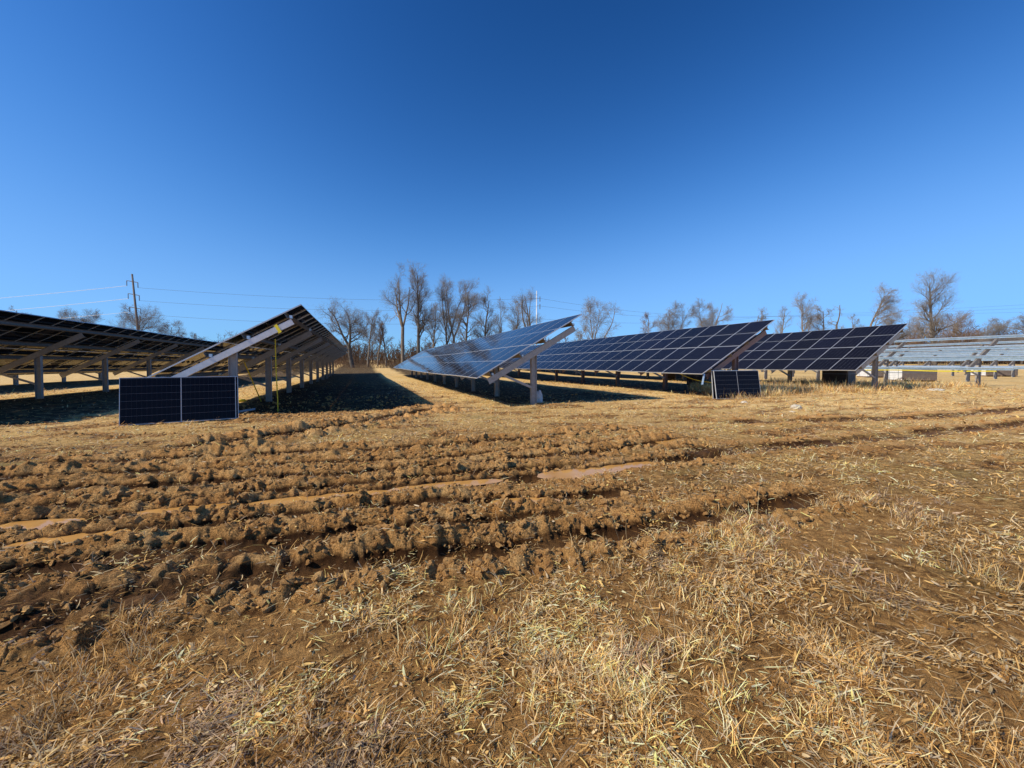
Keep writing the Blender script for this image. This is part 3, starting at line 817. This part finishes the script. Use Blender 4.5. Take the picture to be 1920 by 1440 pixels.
crate(rowpt(25.6, 15.3), (2.0, 1.15, 1.15), TH + .35, 'card', 'darkcard', 'brown crate tucked under the rightmost panelled row')
crate(rowpt(38.4, 18.1), (1.5, 2.3, .98), TH + 1.1, 'poly', 'card', 'white wrapped crate with dark side under the nearest bare racking')
crate(rowpt(47.4, 25.), (1.9, 2.3, .95), TH + 1.1, 'poly', 'card', 'white and grey crate half hidden by the rightmost panelled row')
crate(rowpt(60.5, 22.), (2.2, 2.6, 1.0), TH + 1.0, 'poly', 'card', 'farthest white wrapped crate near the right edge')
crate(rowpt(19.2, 18.6), (2.2, 1.15, .95), TH + .2, 'darkcard', 'darkcard', 'dark crate behind the loose right panel and yellow strap')
crate(rowpt(24.5, 26.5), (2.3, 1.15, .9), TH + .1, 'darkcard', 'darkcard', 'low dark crate seen beneath the reddish post row')

# ------------------------------------------------------------------ straps, rails, rope
def strip(name, pts, w, mat, label, cat, group=None, axis=(1, 0, 0)):
    mb = MB(); 
    for a, b in zip(pts[:-1], pts[1:]):
        a, b = Vector(a), Vector(b); d = (b - a).normalized(); ax = Vector(axis); ay = d.cross(ax).normalized(); ax = ay.cross(d)
        mb.prism([(-w / 2, -.004), (w / 2, -.004), (w / 2, .004), (-w / 2, .004)], a - d * .003, b + d * .003, ax, ay)
    o = link(name, mb.mesh(name, M[mat])); tag(o, label, cat, group); return o
def rw(r, v, w, y, dz=0.0):
    root, ox, oy, gz, lz = r
    p = slope_pt(v * SLOPE, w, y); X = ox + p.x * CN[0] + p.y * CD[0]; Y = oy + p.x * CN[1] + p.y * CD[1]
    return Vector((X, Y, gz + p.z + lz(y) + dz))
yA = .06 - .055
strip('yellow_strap', [rw(r2, .80, -.19, yA), rw(r2, .80, -.44, yA)], .12, 'yellow', 'yellow ratchet strap wrapped round the bright end rafter', 'strap', 'yellow straps')
p = rw(r2, .735, -.44, .75); g = Vector((p.x + .05, p.y, height_s(p.x, p.y)))
strip('yellow_strap', [p, p + Vector((.01, 0, -.9)), g + Vector((0, 0, .3)), g], .032, 'yellow', 'yellow strap hanging to the ground beside the tall end post', 'strap', 'yellow straps')
p = rw(r2, .42, -.42, 2.6); g = rw(r2, .5, 0, 4.4); g.z = G(g.x, g.y) + .05
strip('yellow_strap', [p, g], .04, 'yellow', 'yellow strap slanting down to the foot of a left post', 'strap', 'yellow straps')
p = rw(r4, .14, -.42, .2); g = Vector((p.x, p.y, height_s(p.x, p.y)))
strip('yellow_strap', [p + Vector((.1, 0, 0)), p + Vector((.13, 0, -.35)), g + Vector((.12, 0, .0))], .055, 'yellow', 'bright yellow strap hanging at the low corner of the reddish post row', 'strap', 'yellow straps')
q = rw(r4, .3, -.42, 3.6); 
mb = MB(); mb.tube([q + (p - q) * t + Vector((0, 0, -.18 * math.sin(math.pi * t) - .3 * t)) for t in [i / 10 for i in range(11)]], .016)
tag(link('yellow_rope', mb.mesh('yellow_rope', M['yellow'])), 'thin yellow rope sagging under the dark row with reddish post', 'rope')
# rope along the low rail of the nearest bare racking
a = rowpt(30.75, 11.0, .80 + .1); b = rowpt(30.75, 19.5, .80 + .1)
mb = MB(); A_, B_ = Vector(a), Vector(b)
mb.tube([A_ + (B_ - A_) * t + Vector((0, 0, -.04 * math.sin(math.pi * t * 2) ** 2)) for t in [i / 16 for i in range(17)]], .034)
tag(link('yellow_rope', mb.mesh('yellow_rope', M['yellow'])), 'yellow rope stretched along the lowest rail of the bare racking', 'rope')
# yellow heap on the ground at the left row
mb = MB(); c = gp(443, 752)
for k in range(5):
    mb.tube([c + Vector((.28 * math.cos(t * 1.05 + k) * (1 + .2 * k % .5), .16 * math.sin(t * 1.05 + k) , .03 + .015 * k)) for t in range(7)], .018)
tag(link('strap_coil', mb.mesh('strap_coil', M['yellow'])), 'coiled yellow strap heaped on the ground right of the left loose panel', 'strap')
# pale rail on the ground
mb = MB(); a, b = gp(438, 776, .05), gp(476, 768, .05)
mb.prism(cprof(.06, .08), a, b, (0, 0, 1), (0, 1, 0))
tag(link('steel_rail', mb.mesh('steel_rail', M['galv_new'])), 'short pale steel rail lying on the ground behind the left loose panel', 'rail')
p = rw(r4, .03, -.05, 0.05); mb = MB(); mb.prism(cprof(.05, .05), p, p + Vector((-.12, -.1, -.42)), (1, 0, 0), (0, 1, 0))
tag(link('steel_bracket', mb.mesh('steel_bracket', M['galv_new'])), 'pale steel bracket hanging from the low corner of the reddish post row', 'bracket')

# ------------------------------------------------------------------ stones and rubbish
def stone(name, px, py, size, mat, label, cat, sink=.25, seed=0, group=None):
    import bmesh
    bm = bmesh.new(); bmesh.ops.create_icosphere(bm, subdivisions=4, radius=1)
    for v in bm.verts:
        c = v.co; k = 1 + .28 * float(vnoise(np.array([c.x * 1.4 + seed]), np.array([c.y * 1.4 + c.z * 1.9]), seed)[0]) + .10 * float(vnoise(np.array([c.x * 4 + seed]), np.array([c.y * 4 + c.z * 5]), seed + 1)[0])
        v.co = Vector((c.x * size[0], c.y * size[1], c.z * size[2])) * k
    me = bpy.data.meshes.new(name); bm.to_mesh(me); bm.free()
    for p in me.polygons: p.use_smooth = True
    for m in (mat if isinstance(mat, list) else [mat]): me.materials.append(M[m])
    g = gp(px, py); o = link(name, me, loc=(g.x, g.y, g.z + size[2] * (1 - sink * 2) * .6), rot=(0, 0, seed)); tag(o, label, cat, group); return o
stone('pale_stone', 1494, 770, (.21, .15, .11), 'rock', 'largest pale flat stone in the straw, right of the loose panel', 'stone', seed=1, group='pale stones')
stone('pale_stone', 1487, 776, (.08, .06, .03), 'rock', 'tiny pale stone chip just below the largest pale stone', 'stone', seed=5, group='pale stones')
stone('pale_stone', 1396, 760, (.12, .10, .07), 'rock', 'small pale stone below the right loose panel', 'stone', seed=2, group='pale stones')
stone('pale_stone', 1754, 740, (.34, .22, .08), 'rock', 'flat pale stone in tall grass at right before the bare racking', 'stone', seed=3, group='pale stones')
bag = stone('plastic_bag', 1010, 756, (.13, .14, .30), 'bagw', 'crumpled whitish plastic bag at the foot of the central end post', 'bag', sink=.05, seed=4)
mb = MB(); mb.box((-.10, -.12, -.16), (.10, .06, .10)); link('orange_patch', mb.mesh('orange_patch', M['orange']), bag)

# ------------------------------------------------------------------ trees
def prisms(P0, P1, R0, R1, k):
    P0 = np.array(P0, np.float32); P1 = np.array(P1, np.float32); R0 = np.array(R0, np.float32); R1 = np.array(R1, np.float32)
    d = P1 - P0; d /= np.maximum(np.linalg.norm(d, axis=1, keepdims=True), 1e-6)
    ref = np.where(np.abs(d[:, 2:3]) < .9, np.array([[0, 0, 1.]]), np.array([[1., 0, 0]]))
    a = np.cross(d, ref); a /= np.linalg.norm(a, axis=1, keepdims=True); b = np.cross(a, d)
    n = len(P0); V = np.empty((n, 2, k, 3), np.float32)
    for j in range(k):
        an = 2 * math.pi * j / k; o = a * math.cos(an) + b * math.sin(an)
        V[:, 0, j] = P0 + o * R0[:, None]; V[:, 1, j] = P1 + o * R1[:, None]
    base = (np.arange(n) * 2 * k)[:, None, None]
    q = np.array([[j, (j + 1) % k, k + (j + 1) % k, k + j] for j in range(k)])[None]
    return V.reshape(-1, 3), (base + q).reshape(-1, 4)

TWR = .0055
def grow_tree(seed, H, R, twr, clear=.35, upright=.5, lean=(0, 0), forks=1, limbs=13, wob=.12, dens=1.0, tr=None, top_bare=False, sweep=(0, 0)):
    rnd = random.Random(seed); TWR = twr
    trunkS = []; big = []; tw = []
    tr = tr or H * .018
    def rv(s): return Vector((rnd.gauss(0, s), rnd.gauss(0, s), rnd.gauss(0, s)))
    def branch(p, d, L, r, lev):
        n = {1: 7, 2: 5, 3: 4, 4: 3}.get(lev, 3); s = L / n; rr = r
        for i in range(n):
            d = (d + rv(wob * (1 + .35 * lev)) + Vector((sweep[0] * .06, sweep[1] * .06, upright * .10 * (1 if lev < 3 else .6)))).normalized()
            q = p + d * s; r2 = r * (1 - .8 * (i + 1) / n)
            (big if lev <= 1 else tw).append((p, q, max(rr, TWR), max(r2, TWR * .7)))
            if lev < 4 and (i > 0 or lev > 1):
                kids = {1: 2, 2: 2, 3: 2}[lev]
                for _ in range(kids):
                    if rnd.random() > ({1: .85, 2: .70, 3: .62}[lev] * dens): continue
                    ax = rv(1.).normalized(); ang = rnd.uniform(.3, .8)
                    dd = (d * math.cos(ang) + (ax - d * ax.dot(d)).normalized() * math.sin(ang)).normalized()
                    branch(q, dd, L * rnd.uniform(.42, .68) * (1.15 - .45 * i / n), r2 * .6 + .003, lev + 1)
            p = q; rr = r2
    def stem(p, d, L, r, t0, nl):
        n = 12; s = L / n; rr = r
        for i in range(n):
            t = (i + 1) / n
            d = (d + rv(wob * .45) + Vector((sweep[0] * .05 * t, sweep[1] * .05 * t, .06))).normalized()
            q = p + d * s; r2 = r * (1 - .86 * t ** 1.1) + .02
            trunkS.append((p, q + d * r2 * .3, rr, r2))
            if t > t0:
                m = nl * (1.0 / (n * (1 - t0)))
                k = int(m) + (1 if rnd.random() < m - int(m) else 0)
                for _ in range(k):
                    Lm = max(R * 1.1, H * .26); amax = math.asin(min(.95, R * 1.15 / Lm)); az = rnd.uniform(0, 6.283); ang = amax * rnd.uniform(.45, 1.0)
                    dd = Vector((math.cos(az) * math.sin(ang), math.sin(az) * math.sin(ang), math.cos(ang)))
                    tt = (t - t0) / (1 - t0)
                    branch(p + (q - p) * rnd.random(), dd, Lm * rnd.uniform(.7, 1.0) * (1.1 - .45 * tt), r2 * .5 + .012, 1)
            p = q; rr = r2
        return p, d, rr
    base = Vector((0, 0, -.3)); d0 = Vector((lean[0], lean[1], 1)).normalized()
    if forks == 1: 
        stem(base, d0, H * .9, tr, clear, limbs)
    else:
        # bole then several leaders
        n = 5; p = base; r = tr; L = H * clear; d = d0
        for i in range(n):
            d = (d + rv(wob * .3)).normalized(); q = p + d * L / n
            trunkS.append((p, q + d * .05, r, r * .95)); r *= .95; p = q
        a0 = rnd.uniform(0, 6.28)
        for k in range(forks):
            az = a0 + k * 6.283 / forks + rnd.uniform(-.4, .4); az = az if forks > 2 else (0 if k == 0 else math.pi) + rnd.uniform(-.4, .4)
            ang = rnd.uniform(.25, .55) * (1.4 - .6 * upright)
            dd = (d + Vector((math.cos(az), math.sin(az), 0)) * math.tan(ang)).normalized()
            stem(p - d * .1, dd, H * (1 - clear) * rnd.uniform(.8, 1.0), r * .68, .15, max(4, limbs // forks))
    return trunkS, big, tw

def add_tree(px, Y, top, label, w, seed, bark='bark', twig='twig', cat='tree', group='bare trees along the far field edge', **kw):
    """px: photo column of the trunk, Y: distance, top: photo row of the crown top, w: crown width in photo pixels"""
    x = (px - 960) / F * Y; z = G(x, Y); H = CAMH + (HY - top) * Y / F - z; R = w / 2 * Y / F
    T, B, W = grow_tree(seed, H, R * 1.0, .0047 * (Y / 80) ** 2, **kw)
    zmax = max(max(s[1].z for s in T), max([s[1].z for s in W] or [0]), max([s[1].z for s in B] or [0])); k = H / (zmax * .965)
    S = lambda L: ([tuple(a * k) for a, b, c, d in L], [tuple(b * k) for a, b, c, d in L], [c * k for a, b, c, d in L], [d * k for a, b, c, d in L])
    root = link('bare_tree', None, loc=(x, Y, z), rot=(0, 0, 0)); tag(root, label, cat, group)
    V, Q = prisms(*S(T), 8); link('trunk', npmesh('trunk', V, Q, M[bark], True), root)
    V1, Q1 = prisms(*S(B), 5); V2, Q2 = prisms(*S(W), 3)
    me = npmesh('crown', np.concatenate([V1, V2]), np.concatenate([Q1, Q2 + len(V1)]), [M[bark], M[twig]], False, matidx=np.concatenate([np.zeros(len(Q1)), np.ones(len(Q2))]))
    link('crown', me, root)
    return len(Q1) + len(Q2)

TREES = [
 (30, 110, 575, 'sparse bare treetop at the far left edge above the left row', 50, dict(limbs=8, dens=.7)),
 (112, 110, 584, 'low bare treetop left of the rounded one, above the left row', 38, dict(limbs=9)),
 (163, 105, 577, 'rounded bare tree above the left row, left of the utility pole', 78, dict(dens=1.18, limbs=15, clear=.3)),
 (262, 98, 572, 'broad bare tree just behind the leaning utility pole', 92, dict(dens=1.18, limbs=16, clear=.3, upright=.2)),
 (318, 102, 601, 'low drooping bare tree right of the utility pole', 60, dict(dens=1.18, limbs=12, upright=.1)),
 (375, 110, 624, 'small bare treetop peeping over the far end of the left row', 36, dict(limbs=8)),
 (662, 78, 558, 'old crooked tree with leaning trunk at the far end of the peaked row', 92, dict(clear=.36, forks=2, limbs=14, wob=.22, lean=(-.16, 0), bark='bark_dark', tr=.48)),
 (690, 84, 578, 'slim grey tree just right of the old crooked tree', 34, dict(limbs=11, upright=.9)),
 (708, 88, 590, 'slim sapling beside the tall forked tree, on its left', 24, dict(limbs=9, upright=.9)),
 (724, 86, 598, 'twiggy brown sapling immediately left of the tall forked trunk', 24, dict(limbs=10, twig='twig_warm')),
 (755, 76, 503, 'tallest pale forked tree with long clean trunk left of centre', 78, dict(clear=.45, forks=3, limbs=17, tr=.40, upright=.6)),
 (785, 80, 494, 'tall narrow tree with dark trunk right beside the forked one', 62, dict(clear=.3, limbs=18, upright=.8, bark='bark_dark')),
 (812, 84, 566, 'thin leaning tree between the tall dark one and its neighbours', 30, dict(lean=(.12, 0), limbs=9, upright=.8)),
 (833, 80, 524, 'tall tree with many upright leaders, left of the twin trunks', 42, dict(forks=3, clear=.3, limbs=15, upright=1., bark='bark_dark')),
 (850, 82, 520, 'upright twin of the leader tree, third tall crown from left', 44, dict(forks=2, clear=.35, limbs=14, upright=.9)),
 (871, 78, 540, 'dark trunked bare tree with dense rounded crown left of the glossy row', 56, dict(clear=.4, limbs=18, bark='bark_dark')),
 (910, 84, 544, 'grey bare tree with fan shaped crown above the glossy row', 50, dict(clear=.3, limbs=14, upright=.8)),
 (940, 88, 560, 'thin pale tree over the glossy row, right of the fan crown', 34, dict(limbs=10, upright=.8)),
 (960, 90, 566, 'thin pale tree left of the broken topped tree', 32, dict(limbs=10, upright=.8)),
 (992, 80, 536, 'broken topped tree with heavy forks beside the pale steel pole', 76, dict(clear=.42, forks=3, limbs=14, wob=.18, tr=.36, bark='bark_dark')),
 (1112, 82, 557, 'round crowned tree standing alone between the glossy and dark rows', 84, dict(clear=.25, limbs=18, upright=.4, forks=3)),
 (1085, 92, 612, 'low twiggy shrub tree at the tip of the glossy row', 40, dict(limbs=10, clear=.2)),
 (1218, 98, 588, 'low brownish bare tree left of the pair over the dark row', 46, dict(limbs=12, clear=.2, twig='twig_warm')),
 (1258, 90, 568, 'left tree of the rounded pair above the dark row', 70, dict(dens=1.18, clear=.25, limbs=17, forks=2)),
 (1322, 90, 563, 'right tree of the rounded pair above the dark row', 64, dict(dens=1.18, clear=.25, limbs=17, upright=.7, forks=3)),
 (1412, 110, 580, 'faint thin tree beside the small crossarm pole', 32, dict(limbs=9, dens=.8)),
 (1464, 92, 576, 'slender tree over the corner of the rightmost panelled row', 34, dict(limbs=9, upright=.8, dens=.8)),
 (1508, 86, 546, 'tall slanting tree above the rightmost panelled row', 44, dict(lean=(.08, 0), limbs=13, upright=.9)),
 (1540, 90, 571, 'bushy bare tree right of the tall slanting one', 48, dict(lean=(.05, 0), limbs=14)),
 (1570, 92, 577, 'dead snag with few crooked limbs above the right row', 30, dict(limbs=5, dens=.5, wob=.3)),
 (1603, 92, 590, 'small bare tree left of the windswept one', 32, dict(limbs=8)),
 (1628, 82, 531, 'windswept crooked tree with crown swept to the right', 50, dict(clear=.55, limbs=11, wob=.2, sweep=(2.2, 0))),
 (1682, 100, 588, 'wide brushy tree behind the corner of the rightmost panelled row', 66, dict(dens=1.18, limbs=15, clear=.2)),
 (1752, 84, 512, 'large conical bare tree at right above the bare racking', 92, dict(clear=.22, limbs=24, upright=.5, tr=.42, bark='bark_dark')),
 (1802, 92, 582, 'brown leafed low tree right of the large conical tree', 66, dict(dens=1.18, limbs=16, clear=.2, twig='twig_warm')),
 (1722, 92, 604, 'brownish low tree at the foot of the large conical tree', 50, dict(limbs=14, clear=.15, twig='twig_warm')),
 (1868, 96, 594, 'dense bare tree left of the one at the right edge', 66, dict(dens=1.18, limbs=17, clear=.2)),
 (1915, 96, 588, 'dense bare tree at the right edge of the view', 66, dict(dens=1.18, limbs=17, clear=.2)),
]
tot = 0
for i, (px, Y, top, lab, w, kw) in enumerate(TREES):
    tot += add_tree(px, Y, top, lab, w, 100 + i, **kw)
print('tree faces', tot)

def thicket(name, label, n, xf, yf, hlo, hhi, mat, seed, sub=5, tw=4, thick=1.):
    R = np.random.default_rng(seed)
    ang = R.uniform(*xf, n); Y = R.uniform(*yf, n); x = (ang - 960) / F * Y
    cl = .55 + .6 * fbm(x, Y, 14, 2, seed)
    h = R.uniform(hlo, hhi, n) * np.clip(cl, .35, 1.2) * (1 + (.75 if hhi < 10 else .25) * sstep(1560, 1760, ang))
    z = gmac(x, Y)
    P0 = np.stack([x, Y, z], -1); d = np.stack([R.normal(0, .22, n), R.normal(0, .22, n), np.ones(n)], -1)
    segs = []
    P1 = P0 + d * h[:, None] * .55; P2 = P1 + (d + np.stack([R.normal(0, .2, n), R.normal(0, .2, n), 0 * h], -1)) * h[:, None] * .45
    r = .035 * thick * (1 + h * .05)
    segs.append((P0, P1, r, r * .6)); segs.append((P1, P2, r * .6, r * .25))
    ii = np.repeat(np.arange(n), sub); m = len(ii); t = R.uniform(.15, 1, m)[:, None]
    S = np.where(t < .55, P0[ii] + (P1 - P0)[ii] * (t / .55), P1[ii] + (P2 - P1)[ii] * ((t - .55) / .45))
    E = S + np.stack([R.normal(0, .5, m), R.normal(0, .5, m), R.uniform(.25, 1, m)], -1) * (h[ii] * .28)[:, None]
    segs.append((S, E, np.full(m, .02 * thick), np.full(m, .012 * thick)))
    jj = np.repeat(np.arange(m), tw); q = len(jj); t = R.uniform(.2, 1, q)[:, None]
    S2 = S[jj] + (E - S)[jj] * t; E2 = S2 + np.stack([R.normal(0, .5, q), R.normal(0, .5, q), R.uniform(-.1, .9, q)], -1) * (h[ii][jj] * .13)[:, None]
    segs.append((S2, E2, np.full(q, .012 * thick), np.full(q, .009 * thick)))
    VV = []; QQ = []; off = 0
    for s in segs:
        V, Q = prisms(*s, 3); VV.append(V); QQ.append(Q + off); off += len(V)
    o = link(name, npmesh(name, np.concatenate(VV), np.concatenate(QQ), M[mat])); tag(o, label, name.replace('_', ' '), kind='stuff')
thicket('thicket', 'brown leafless brush filling the foot of the tree line', 7000, (-500, 2500), (96, 125), 3.2, 7.5, 'brush', 31, 6, 5, 1.9)
thicket('far_woods', 'hazy distant leafless woods along the horizon', 2600, (-900, 2900), (190, 260), 8, 15, 'brush', 32, 8, 6, 4.5)
thicket('dry_weeds', 'tan dry weeds along the edge of the mown field', 2600, (200, 1500), (74, 92), .7, 2.2, 'straw_weeds' if 'straw_weeds' in M else 'brush', 33, 3, 2, .9)

# ------------------------------------------------------------------ poles and wires
def P3(px, py, Y): return Vector(((px - 960) / F * Y, Y, CAMH + (HY - py) * Y / F))
def utility_pole():
    b = P3(266, 683, 95); b.z = G(b.x, b.y); t = P3(252, 515, 95)
    root = link('utility_pole', None, loc=b); tag(root, 'tall leaning utility pole with three crossarms at left', 'utility pole')
    mb = MB(); mb.tube([(0, 0, -.3), t - b], .30, 8, r1=.17); link('pole', mb.mesh('pole', M['polewood'], True), root)
    ends = []
    for py in (529, 553, 578):
        f = (b.z - 0 + 0); c = P3(252 + (py - 515) * .085, py, 95) - b
        for sx, dz in ((-1, .0), (1, -.05)):
            arm = MB(); L = 1.25 if sx < 0 else 1.0
            e = c + Vector((sx * L * 1.15, 0, .25 if sx < 0 else -.2)); arm.tube([c, e], .10, 6, r1=.07)
            link('crossarm', arm.mesh('crossarm', M['polewood']), root)
            ins = MB(); pts = [e + Vector((0, 0, -.12 * k)) for k in range(11)]
            for k in range(10): ins.tube([pts[k], pts[k + 1]], .10 if k % 2 else .05, 6)
            link('insulator', ins.mesh('insulator', M['insul']), root); ends.append(b + pts[-1])
    return ends
E1 = utility_pole()
def steel_pole():
    b = P3(1006, 683, 112); b.z = G(b.x, b.y); t = P3(1006, 546, 112)
    root = link('steel_pole', None, loc=b); tag(root, 'slim pale steel pole rising behind the broken topped tree', 'utility pole')
    mb = MB(); mb.tube([(0, 0, -.3), t - b], .18, 8, r1=.12); link('pole', mb.mesh('pole', M['polewhite'], True), root)
    ends = []
    for k, (py, sx) in enumerate(((560, 1), (574, 1), (598, 1))):
        c = P3(1006, py, 112) - b; e = c + Vector((sx * .9, 0, 0)); ins = MB(); 
        ins.tube([c, e], .05, 6); ins.tube([e + Vector((0, 0, .5)), e + Vector((0, 0, -.9))], .12, 6)
        link('insulator', ins.mesh('insulator', M['insul']), root); ends.append(b + e)
    return ends
E2 = steel_pole()
def small_pole():
    b = P3(1427, 683, 130); b.z = G(b.x, b.y); t = P3(1427, 583, 130)
    root = link('crossarm_pole', None, loc=b); tag(root, 'distant wooden pole with one short crossarm above the dark row', 'utility pole')
    mb = MB(); mb.tube([(0, 0, -.3), t - b], .22, 8, r1=.16); link('pole', mb.mesh('pole', M['polewood'], True), root)
    c = P3(1427, 597, 130) - b; arm = MB(); arm.box(c, (2.6, .16, .2)); link('crossarm', arm.mesh('crossarm', M['polewood']), root)
    for sx in (-1.2, 0, 1.2):
        ins = MB(); ins.tube([c + Vector((sx, 0, .1)), c + Vector((sx, 0, .5))], .12, 6); link('insulator', ins.mesh('insulator', M['insul']), root)
    return [b + c + Vector((sx, 0, .5)) for sx in (-1.2, 0, 1.2)]
E3 = small_pole()
def wire(a, b, sag, label, mat='wire', r=.022):
    pts = [a + (b - a) * (i / 24) + Vector((0, 0, -sag * 4 * (i / 24) * (1 - i / 24))) for i in range(25)]
    mb = MB(); o = a.copy(); mb.tube([p - o for p in pts], r, 4); q = link('power_line', mb.mesh('power_line', M[mat]), loc=o)
    tag(q, label, 'power line', 'overhead power lines')
for k, (nm, py) in enumerate((('top', 568), ('middle', 592), ('lowest', 608))):
    L = E1[2 * k]; Rr = E1[2 * k + 1]
    wire(L, P3(-500, py + 22, 118), 1.0, f'{nm} bright wire running left from the leaning utility pole', 'wire_bright', .035 if k < 2 else .028)
    wire(Rr, E2[k], 1.5 + .2 * k, f'{nm} wire between the leaning utility pole and the pale steel pole')
    wire(E2[k], E3[k], 1.6, f'{nm} wire from the pale steel pole to the small crossarm pole')
    wire(E3[k], P3(2300, 548 + 12 * k, 105), .6, f'{nm} wire from the small crossarm pole to the right edge', 'wire', .018)

# ------------------------------------------------------------------ light, sky, camera
sd = Vector((-(4.15 * CN[0] + .3 * CD[0]), -(4.15 * CN[1] + .3 * CD[1]), 3.25)).normalized()   # toward the sun
elev = math.asin(sd.z); azim = math.atan2(sd.x, sd.y)     # clockwise from +Y
w = bpy.data.worlds.new('World'); SC.world = w; w.use_nodes = True
nt = w.node_tree; bg = nt.nodes['Background']
sky = nt.nodes.new('ShaderNodeTexSky'); sky.sky_type = 'NISHITA'; sky.sun_disc = False
sky.sun_elevation = elev; sky.sun_rotation = azim
sky.air_density = 1.0; sky.dust_density = 0.0; sky.ozone_density = 3.5
# deepen the blue the way the photograph shows it (per channel gain and gamma on the sky texture)
sep = nt.nodes.new('ShaderNodeSeparateColor'); cmb = nt.nodes.new('ShaderNodeCombineColor'); nt.links.new(sky.outputs[0], sep.inputs[0])
for ch, (g, e, cap) in enumerate(((94., 3.0, .26), (25.6, 2.4, .65), (24.5, 2.5, 1.30))):
    v = math_(nt, 'MULTIPLY', math_(nt, 'POWER', math_(nt, 'MULTIPLY', sep.outputs[ch], .075), e), g)
    nt.links.new(math_(nt, 'MULTIPLY', math_(nt, 'DIVIDE', v, math_(nt, 'ADD', math_(nt, 'DIVIDE', v, cap), 1.0)), 10.0), cmb.inputs[ch])
nt.links.new(cmb.outputs[0], bg.inputs['Color'])
bg.inputs['Strength'].default_value = .1

sun = bpy.data.lights.new('sun', 'SUN'); sun.energy = 5.0; sun.angle = math.radians(.53); sun.color = (1, .90, .73)
so = link('sun', sun, loc=(-30, -20, 40)); so.rotation_euler = sd.to_track_quat('Z', 'Y').to_euler()

cam = bpy.data.cameras.new('camera'); cam.sensor_width = 36; cam.lens = F / 1920 * 36; cam.clip_end = 6000; cam.clip_start = .05
pitch = math.radians(1.5)
cam.shift_y = -((720 - HY) - F * math.tan(pitch)) / 1920
co = link('camera', cam, loc=(0, 0, CAMH), rot=(math.pi / 2 - pitch, 0, 0))
SC.camera = co
SC.view_settings.view_transform = 'Standard'; SC.view_settings.look = 'None'; SC.view_settings.exposure = 0; SC.view_settings.gamma = 1
SC.render.resolution_x = 1024; SC.render.resolution_y = 768
SC.cycles.max_bounces = 5; SC.cycles.use_denoising = True
bpy.context.view_layer.update()
